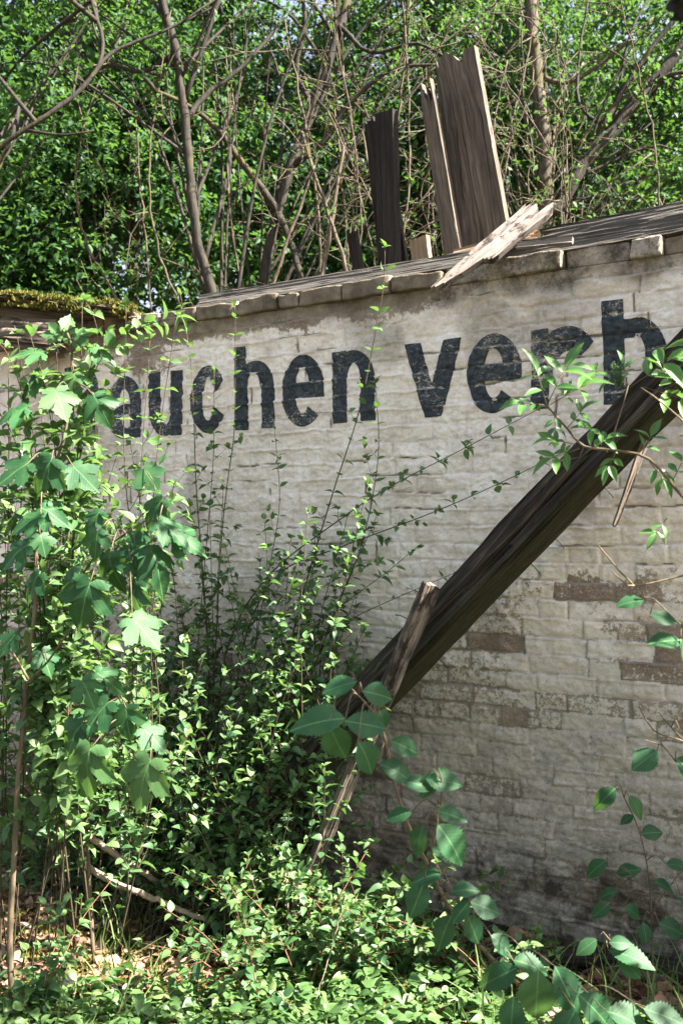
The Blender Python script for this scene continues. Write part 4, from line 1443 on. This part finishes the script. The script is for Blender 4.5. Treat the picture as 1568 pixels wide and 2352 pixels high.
stick('pale thick stick slanting through the shrubs under the maple leaves', [(60, 1800), (95, 1831), (150, 1871), (240, 1946), (370, 2030), (470, 2092)], [4.0, 4.4], .016, .012)
stick('pale bark stick lying lowest above the mossy hollow', [(190, 1985), (260, 2026), (395, 2081), (510, 2128), (560, 2160)], [4.1, 4.15], .014, .010)
stick('short pale stick end poking in beside the maple stem', [(-90, 1820), (0, 1881), (32, 1906), (80, 1940)], [3.9, 4.0], .014, .010)
stick('long thin mossy stick leaning down behind the dogwood leaves', [(195, 1430), (210, 1466), (250, 1536), (300, 1611), (362, 1705), (470, 1830), (555, 1900), (625, 1972), (700, 2060)], [4.45, 4.2], .012, .006, 'bark_dark')
stick('thin pale stem standing crooked in the sunny undergrowth', [(655, 2000), (660, 2080), (675, 2172)], [3.9, 3.95], .006, .005)
stick('thin pale dry stalk rising from the sunny herbs', [(708, 2352), (770, 2150), (792, 2060)], [3.5, 3.6], .0022, .001)

# old planks in the shade at the foot of the wall
GO = 'old planks rotting at the wall foot'
rp = np.random.RandomState(3)
for i, (u0, v0, u1, v1, wd, lab) in enumerate([
        (1060, 2180, 1480, 2118, .11, 'long charred plank lying closest along the wall foot'), (1080, 2215, 1400, 2222, .09, 'dark plank lying flat in the shade before the charred plank'),
        (1330, 2200, 1640, 2280, .12, 'dark plank pointing away from the wall under the elm sprout'), (900, 2100, 1180, 2150, .10, 'short dark plank behind the dark elm sapling'),
        (1400, 2245, 1640, 2215, .07, 'narrow brown plank beside the grass tufts')]):
    a, b = gp(u0, v0), gp(u1, v1)
    for q in (a, b):
        q[2] += .035 + .012 * (i % 3)
        dd = np.dot(q - np.array([0, Y0, 0]), WN)
        if dd < .10:
            q += WN * (.10 - dd)
    o = board('old_plank', a, b, wd, .03, nrm(UP + rp.normal(0, .15, 3)), M['board_dark' if i != 4 else 'board'], .04, .05, 50 + i)
    tag(o, lab, 'plank', GO)
# two dark stones in the moss
for i, (u, v, s, lab) in enumerate([(132, 2260, .055, 'dark flat stone at the moss patch edge'), (262, 2285, .06, 'dark stone half buried in yellow moss'), (1290, 2335, .09, 'pale broken brick lump on the sunny ground')]):
    c = gp(u, v)
    mb = MB()
    k = 10
    th, ph = np.meshgrid(np.linspace(0, math.pi, k), np.linspace(0, 2 * math.pi, 2 * k, endpoint=False), indexing='ij')
    r = s * (.75 + .5 * fbm(th * 1.4 + i * 5, np.cos(ph) * 1.3 + i, 3))
    V = np.stack([c[0] + r * np.sin(th) * np.cos(ph) * 1.3, c[1] + r * np.sin(th) * np.sin(ph), c[2] + r * np.cos(th) * .6 + s * .15], -1)
    m = 2 * k
    ii = np.arange(k - 1)[:, None] * m
    jj = np.arange(m)[None]
    mb.add(V.reshape(-1, 3), [np.stack([ii + jj, ii + m + jj, ii + m + (jj + 1) % m, ii + (jj + 1) % m], -1).reshape(-1, 4)], np.tile([.9, .6, .9, .3], (k * m, 1)))
    tag(mb.build('stone', M['char'] if i < 2 else M['wall'], None, False), lab, 'stone')

# ------------------------------------------------------------------ ground cover
rg = np.random.RandomState(31)


def ground_pts(n, u0, u1, v0, v1):
    out = []
    while len(out) < n:
        u, v = rg.uniform(u0, u1), rg.uniform(v0, v1)
        q = gp(u, v)
        if np.dot(q - np.array([0, Y0, 0]), WN) > .03:
            out.append(q)
    return np.array(out)


def field(n, x0, x1, y0, y1, dmin=.03):
    x, y = rg.uniform(x0, x1, n), rg.uniform(y0, y1, n)
    d = x * WN[0] + (y - Y0) * WN[1]
    k = d > dmin
    return np.column_stack([x[k], y[k], ground_z(x[k], y[k])]), d[k]


# dry leaves
q, d = field(14000, -2.2, 2.2, 2.5, 5.8)
n = len(q)
mb = MB()
dv = np.column_stack([rg.normal(0, 1, n), rg.normal(0, 1, n), rg.normal(.05, .3, n)])
uv = np.column_stack([rg.normal(0, .45, n), rg.normal(0, .45, n), np.ones(n)])
put(mb, T_OV, q + UP * .012, dv, uv, rg.uniform(.03, .085, n), rg.rand(n))
tag(mb.build('leaf_litter', M['litter']), 'dry brown leaf litter covering the ground', 'leaf litter', None, 'stuff')
# moss cushions
mb = MB()
q, d = field(3800, -2.2, 1.4, 2.6, 5.4, .2)
mk = fbm(q[:, 0] * 2.2, q[:, 1] * 2.2, 77) + .10 * (q[:, 0] < -.2) - .03
for c in q[mk > .53]:
    moss_pad(mb, c + UP * .004, .05, 34, rg, .018)
tag(mb.build('moss', M['moss']), 'yellow green moss cushions on the sunny ground', 'moss', None, 'stuff')
# herbs: low rosettes of toothed leaves
def dens_i(c):
    return float(fbm(c[0] * 3.1, c[1] * 3.1, 123))


lf = Leaves()
q, d = field(5200, -2.0, 1.9, 2.6, 4.6, .15)
dens = fbm(q[:, 0] * 1.6, q[:, 1] * 1.6, 99)
keep = (dens + .25 * (q[:, 0] > -.75) * (q[:, 1] < 3.85) - .6 * (q[:, 0] < -.32) * (q[:, 1] > 3.66) + .18 * (q[:, 1] < 3.6) - .25 * (d < .55) - .13 * (q[:, 0] > .05)) > .52
for c in q[keep]:
    hgt = rg.uniform(.02, .13)
    for k in range(rg.randint(3, 6)):
        a = rg.uniform(0, 6.28)
        lf.one(c + np.array([math.cos(a) * .015, math.sin(a) * .015, hgt * rg.uniform(.5, 1)]), np.array([math.cos(a), math.sin(a), rg.uniform(-.2, .5)]),
               nrm(UP + rg.normal(0, .35, 3)), rg.uniform(.024, .066), np.clip(rg.rand() * .75 + .35 * (dens_i(c) - .4), 0, 1))
mb = MB()
lf.into(mb, T_OV)
tag(mb.build('ground_herbs', M['herb']), 'low pale green herbs carpeting the sunny ground', 'ground cover', None, 'stuff')
# grass
mb = MB()
q, d = field(2000, -1.8, 2.0, 2.7, 4.3, .12)
kp = (fbm(q[:, 0] * 2.5, q[:, 1] * 2.5, 55) + .16 * (q[:, 0] > .2) * (d < .9)) > .56
q = q[kp]
n = len(q)
put(mb, T_GRASS, q, np.column_stack([rg.normal(0, .35, n), rg.normal(0, .35, n), np.ones(n)]), rg.normal(0, 1, (n, 3)), rg.uniform(.08, .24, n), rg.rand(n))
tag(mb.build('grass', M['grass']), 'thin grass blades among the herbs and planks', 'grass', None, 'stuff')

# ------------------------------------------------------------------ trees behind the wall
rt = np.random.RandomState(41)


def crown_leaves(mb, blobs, n, size, rr, drift=.42, hole=.58):
    """leaf sprays through the volume of several ellipsoids, with clumps and gaps"""
    tot = sum(b[3] * b[4] * b[5] for b in blobs)
    anchors = []
    for cx, cy, cz, rx, ry, rz in blobs:
        m = int(n * rx * ry * rz / tot / 15) + 1
        v = nrm(rr.normal(0, 1, (m * 3, 3))) * (rr.rand(m * 3, 1) ** (1 / 2.4))
        p = v * [rx, ry, rz] + [cx, cy, cz]
        cl = .5 + .5 * np.sin(p[:, 0] * 2.9 + np.sin(p[:, 2] * 2.3) * 1.4) * np.sin(p[:, 2] * 3.3 + p[:, 1] * 1.1) * .9
        cl = .6 * cl + .4 * rr.rand(len(p))
        p = p[cl > hole][:m]
        m = len(p)
        anchors.append(p)
        sd = nrm(np.column_stack([rr.normal(0, 1, (m, 2)), rr.normal(-.12, .22, m)]))
        k = 15
        tt = np.linspace(0, 1, k)[None, :, None]
        q = p[:, None] + sd[:, None] * tt * drift * rr.uniform(.6, 1.3, (m, 1, 1)) + rr.normal(0, .045, (m, k, 3)) * [1, 1, .6]
        q = q.reshape(-1, 3)
        N = len(q)
        d = nrm(np.repeat(sd, k, 0) * .8 + rr.normal(0, .6, (N, 3)) - UP * .15)
        u = nrm(np.array([.2, -.3, 1.0]) + np.repeat(rr.normal(0, .25, (m, 3)), k, 0) + rr.normal(0, .25, (N, 3)))
        rn = np.clip(np.repeat(rr.rand(m), k) * .55 + rr.rand(N) * .45, 0, 1)
        put(mb, T_SMALL, q, d, u, size * rr.uniform(.65, 1.25, N), rn)
    return np.vstack(anchors)


def limb_to(st, trunk, p, r, rr, lo=.35):
    j = int(len(trunk) * rr.uniform(lo, .97))
    a = trunk[j]
    m = (a + p) / 2 + rr.normal(0, .12, 3) + UP * .1
    tube(st, spl([a, m, p], .15), r, r * .25, 5)


def tree(label, trunk_pts, r0, r1, blobs, n, size, leaf='wood_a', bark='bark_dark', limbs=40, group=None, extra=(), hole=.47, cat='tree', name='tree'):
    base = np.asarray(trunk_pts[0], float)
    t = thing(name, label, cat, base, group)
    st = MB()
    tk = spl(trunk_pts, .08)
    tk = tk + rt.normal(0, r0 * .10, tk.shape)
    tube(st, tk, r0, r1, 10, .16)
    for pts, a, b in extra:
        q = spl(pts, .07)
        tube(st, q + rt.normal(0, a * .12, q.shape), a, b, 7, .16)
    mb = MB()
    an = crown_leaves(mb, blobs, n, size, rt, hole=hole)
    for i in range(limbs):
        limb_to(st, tk, an[rt.randint(len(an))], rt.uniform(.008, .02), rt)
    st.build('trunk', M[bark], t)
    mb.build('crown', M[leaf], t)
    return t


def gb(u, Y):
    x = (u - CU) / F * Y
    return np.array([x, Y, gz(x, Y) - .05])


GT = 'trees in the wood behind the wall'
# dark crooked trunk
tp = [gb(500, 7.0), P(505, 900, 7), P(490, 690, 7), P(455, 560, 7), P(440, 440, 7), P(425, 270, 7), P(402, 110, 7), P(370, -20, 7), P(360, -300, 7)]
tree('dark crooked trunk directly behind the lowest part of the coping', tp, .043, .028, [(-1.6, 7.6, 5.6, 1.5, .9, 1.3), (-.4, 7.5, 6.6, 1.3, .9, .8)], 2800, .055, 'wood_a', 'bark_dark', 26, GT,
     [(path_px([(425, 280), (470, 220), (560, 150), (640, 60)], [7, 7.2]), .022, .012), (path_px([(405, 120), (330, 165), (250, 150), (180, 190)], [7, 7.2]), .018, .010)])
# forked trunk with the pale limb
tp = [gb(590, 7.4), P(598, 760, 7.4), P(605, 640, 7.4), P(640, 480, 7.4), P(668, 380, 7.4), P(715, 260, 7.5), P(760, 130, 7.5), P(800, -20, 7.6), P(830, -260, 7.7)]
tree('forked mossy trunk with a long pale limb crossing in front', tp, .050, .032, [(.2, 8.0, 6.6, 1.5, .9, .7), (.9, 8.0, 5.9, .8, .7, .6)], 1500, .055, 'wood_b', 'bark_dark', 20, GT,
     [(path_px([(640, 490), (600, 430), (500, 300), (450, 250), (415, 232), (360, 210), (335, 180)], [7.4, 6.8]), .030, .014),
      (path_px([(640, 490), (668, 560), (692, 650), (700, 760)], [7.35, 7.2]), .026, .028),
      (path_px([(668, 380), (740, 330), (800, 240), (900, 160), (1010, 150)], [7.4, 7.2]), .026, .010),
      (path_px([(720, 250), (680, 160), (700, 60), (690, -40)], [7.5, 7.4]), .022, .014),
      (path_px([(780, 60), (850, 120), (960, 100), (1060, 160)], [7.5, 7.2]), .018, .008)])
# mossy upright trunk and diagonal trunks at the other side
tp = [gb(1270, 9.5), P(1262, 700, 9.5), P(1255, 460, 9.5), P(1250, 350, 9.5), P(1236, 220, 9.5), P(1225, 120, 9.5), P(1215, -60, 9.5)]
tree('straight lit trunk standing behind the tallest boards', tp, .085, .06, [(2.2, 10.2, 6.6, 1.5, 1.0, 1.3), (1.2, 10.3, 7.3, 1.3, 1, .8)], 3600, .055, 'wood_a', 'bark_lit', 26, GT,
     [(path_px([(1230, 170), (1300, 190), (1400, 130), (1500, 40)], [9.5, 9.3]), .028, .012)])
tp = [gb(1170, 8.6), P(1215, 640, 8.6), P(1290, 465, 8.6), P(1340, 380, 8.6), P(1400, 305, 8.6), P(1480, 210, 8.6), P(1575, 95, 8.6), P(1700, -60, 8.6)]
tree('long trunk leaning away diagonally over the wide grey plank', tp, .075, .05, [(3.4, 8.9, 5.9, 1.3, .8, 1.2), (2.6, 8.9, 4.9, 1.0, .7, .8)], 3800, .06, 'wood_b', 'bark_dark', 26, GT,
     [(path_px([(1350, 370), (1400, 260), (1480, 130), (1568, 20), (1640, -60)], [8.6, 8.5]), .03, .018), (path_px([(1400, 300), (1330, 240), (1330, 120), (1350, 0)], [8.6, 8.8]), .018, .010),
      (path_px([(1480, 210), (1540, 170), (1620, 170)], [8.6, 8.4]), .025, .012)])
tp = [gb(-260, 6.6), P(-240, 700, 6.6), P(-120, 420, 6.6), P(0, 335, 6.6), P(110, 262, 6.6), P(210, 180, 6.7), P(238, 100, 6.75), P(215, 20, 6.8), P(190, -120, 6.9)]
tree('leaning tree whose bent limb slants up across the dense leaves', tp, .034, .010, [(-2.7, 7.6, 5.2, 1.1, .8, 1.6), (-2.0, 7.6, 6.4, 1.0, .8, .8)], 3400, .06, 'wood_b', 'bark_dark', 20, GT,
     [(path_px([(60, 300), (150, 310), (215, 300)], [6.6, 6.5]), .012, .006), (path_px([(210, 180), (260, 120), (400, 60), (520, -20)], [6.7, 7.0]), .014, .007)])
# the leafy trees further back
back = [(-4.2, 10.5, 5.4, 1.8, 1.2, 2.2, 9000, 'wood_a'), (-2.4, 10.2, 5.2, 1.6, 1.2, 1.7, 8000, 'wood_a'), (-3.6, 13.0, 7.2, 2.4, 1.4, 2.4, 9000, 'wood_b'), (-.8, 11.2, 5.6, 1.6, 1.2, 1.8, 8000, 'wood_a'),
        (-1.4, 14.0, 8.2, 2.4, 1.4, 2.2, 8000, 'wood_a'), (1.0, 11.8, 6.0, 1.6, 1.2, 1.9, 8000, 'wood_a'), (1.6, 14.5, 8.4, 2.3, 1.4, 2.3, 8000, 'wood_b'), (2.9, 11.8, 5.7, 1.5, 1.1, 1.6, 7000, 'wood_a'),
        (4.4, 12.5, 6.6, 1.7, 1.2, 1.9, 6500, 'wood_b'), (4.8, 15.5, 8.8, 2.2, 1.4, 2.2, 5000, 'wood_b'), (-5.8, 12.0, 6.2, 2.0, 1.2, 2.4, 7000, 'wood_b')]
lab = ['dense dark tree farthest along the wall behind the mossy roof edge', 'dense green tree behind the end of the coping', 'tall pale green tree high behind the leaning limb', 'leafy tree filling the gap between the two dark trunks',
       'tall tree high above the crooked trunk', 'leafy tree behind the square topped dark board', 'tall pale green tree above the upright boards', 'leafy tree behind the straight lit trunk', 'bright leafy tree behind the diagonal trunk',
       'tall sparse tree with sky showing through, above the diagonal trunk', 'tall tree at the outer end behind the mossy roof']
for (cx, cy, cz, rx, ry, rz, n, lm), lb in zip(back, lab):
    b = np.array([cx, cy, gz(cx, cy) - .05])
    blobs = [(cx, cy, cz, rx, ry, rz), (cx + rt.uniform(-.8, .8), cy + .2, cz - rz * .75, rx * .8, ry * .9, rz * .6), (cx + rt.uniform(-.9, .9), cy - .3, cz + rz * .5, rx * .7, ry * .8, rz * .6)]
    n = int(n * (2.0 if cy < 13 else 3.2))
    tree(lb, [b, b + np.array([rt.uniform(-.2, .2), 0, 2.2]), np.array([cx + rt.uniform(-.3, .3), cy, cz]), np.array([cx, cy, cz + rz * .9])], .10, .03, blobs, n, .085 if cy < 13 else .095, lm, 'bark_dark', 30, GT)
# trees added beyond the frame, sunward and overhead, to shade the wood's interior
for cx, cy, cz, rx, ry, rz, n, lb in [(6.8, 8.0, 5.5, 1.6, 1.6, 2.6, 15000, 'big leafy tree beyond the sunny end of the wall'), (8.6, 10.5, 7.5, 2.0, 1.8, 3.0, 15000, 'taller leafy tree past the sunny end of the wood'),
                                      (5.6, 11.0, 10.0, 2.6, 2.0, 1.6, 15000, 'high spreading tree over the diagonal trunk'), (1.0, 10.5, 10.5, 2.6, 2.0, 1.4, 15000, 'high spreading tree over the straight lit trunk'), (-3, 10.0, 10.0, 2.6, 2.0, 1.4, 15000, 'high spreading tree over the crooked trunk')]:
    b = np.array([cx, cy + 2, gz(cx, cy + 2) - .05])
    tree(lb, [b, b + np.array([0, 0, 3.0]), np.array([cx, cy + .5, cz])], .14, .05, [(cx, cy, cz, rx, ry, rz)], n, .11, 'wood_a', 'bark_dark', 20, GT)
# wood beyond: one mass, leaf colour darkened to paint its shade
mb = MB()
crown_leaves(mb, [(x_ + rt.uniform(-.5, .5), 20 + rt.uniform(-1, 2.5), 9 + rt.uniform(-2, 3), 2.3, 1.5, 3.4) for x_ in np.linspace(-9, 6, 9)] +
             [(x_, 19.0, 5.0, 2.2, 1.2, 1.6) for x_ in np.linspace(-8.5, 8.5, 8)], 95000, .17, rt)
tag(mb.build('woodland', M['wood_shade']), 'shade-darkened green wood closing the view behind the trees', 'woodland', None, 'stuff')

# ------------------------------------------------------------------ twiggy thicket of old elder stems
def twiggy(label, base, tips, r0, nb, leaf_n, bark='bark_lit', group='tangled bare shrubs behind the wall', fine=1.0):
    t = thing('thicket_shrub', label, 'shrub', base, group)
    st, lf = MB(), Leaves()
    for tip in tips:
        tip = np.asarray(tip, float)
        L = np.linalg.norm(tip - base)
        m1 = base + (tip - base) * .35 + rt.normal(0, .05 * L, 3) * [1, .5, .2]
        m2 = base + (tip - base) * .7 + rt.normal(0, .05 * L, 3) * [1, .5, .2]
        pth = spl([base + rt.normal(0, .06, 3) * [1, 1, 0], m1, m2, tip], .10)
        pth = pth + rt.normal(0, .006, pth.shape)
        rr0 = r0 * rt.uniform(.6, 1.2)
        tube(st, pth, rr0, rr0 * .3, 6, .15)
        for k in range(nb):
            j = rt.randint(int(len(pth) * .45), len(pth))
            d = nrm(rt.normal(0, 1, 3) * [1, .7, .7] + UP * .35)
            l = rt.uniform(.25, .8)
            q = spl([pth[j], pth[j] + d * l * .5 + rt.normal(0, .05, 3), pth[j] + d * l + UP * .08 * rt.normal()], .09)
            q = q + rt.normal(0, .006, q.shape)
            tube(st, q, .0065 * fine, .0025 * fine, 4)
            for k2 in range(4):
                jj = rt.randint(0, len(q))
                d2 = nrm(d * .5 + rt.normal(0, .8, 3))
                l2 = rt.uniform(.08, .32)
                tube(st, np.array([q[jj], q[jj] + d2 * l2 * .5 + rt.normal(0, .015, 3), q[jj] + d2 * l2]), .0036 * fine, .0016 * fine, 3)
                for _ in range(leaf_n):
                    lf.one(q[jj] + d2 * l2 * rt.rand(), nrm(rt.normal(0, 1, 3)), nrm(UP + rt.normal(0, .4, 3)), rt.uniform(.03, .06), rt.rand())
    st.build('branches', M[bark], t)
    if lf.p:
        mb = MB()
        lf.into(mb, T_SMALL)
        mb.build('foliage', M['wood_b'], t)


def tips(n, u0, u1, v0, v1, Y):
    return [P(rt.uniform(u0, u1), rt.uniform(v0, v1), Y + rt.uniform(-.5, .5)) for _ in range(n)]


twiggy('tangle of pale bare stems beside the forked trunk', gb(700, 7.2), tips(4, 520, 820, -60, 330, 7.4), .018, 9, 1)
twiggy('tangle of mossy bare stems behind the square topped board', gb(830, 7.6), tips(5, 720, 1010, -60, 330, 7.6), .018, 11, 1)
twiggy('dense pale twigs arching above the tallest boards', gb(1010, 7.4), tips(8, 900, 1300, -80, 160, 7.3), .018, 15, 1)
twiggy('fine pale twigs high before the straight lit trunk', gb(1230, 7.8), tips(4, 1120, 1480, -60, 200, 7.8), .016, 14, 2)
twiggy('thin drooping twigs over the crooked trunk', gb(380, 7.2), tips(3, 250, 520, -60, 240, 7.2), .014, 9, 2)
twiggy('stout pale stems between forked trunk and dark boards', gb(760, 6.9), [P(720, 380, 6.9), P(790, 330, 6.9), P(830, 300, 6.8), P(750, 250, 7.0), P(690, 300, 6.9)], .034, 5, 0)
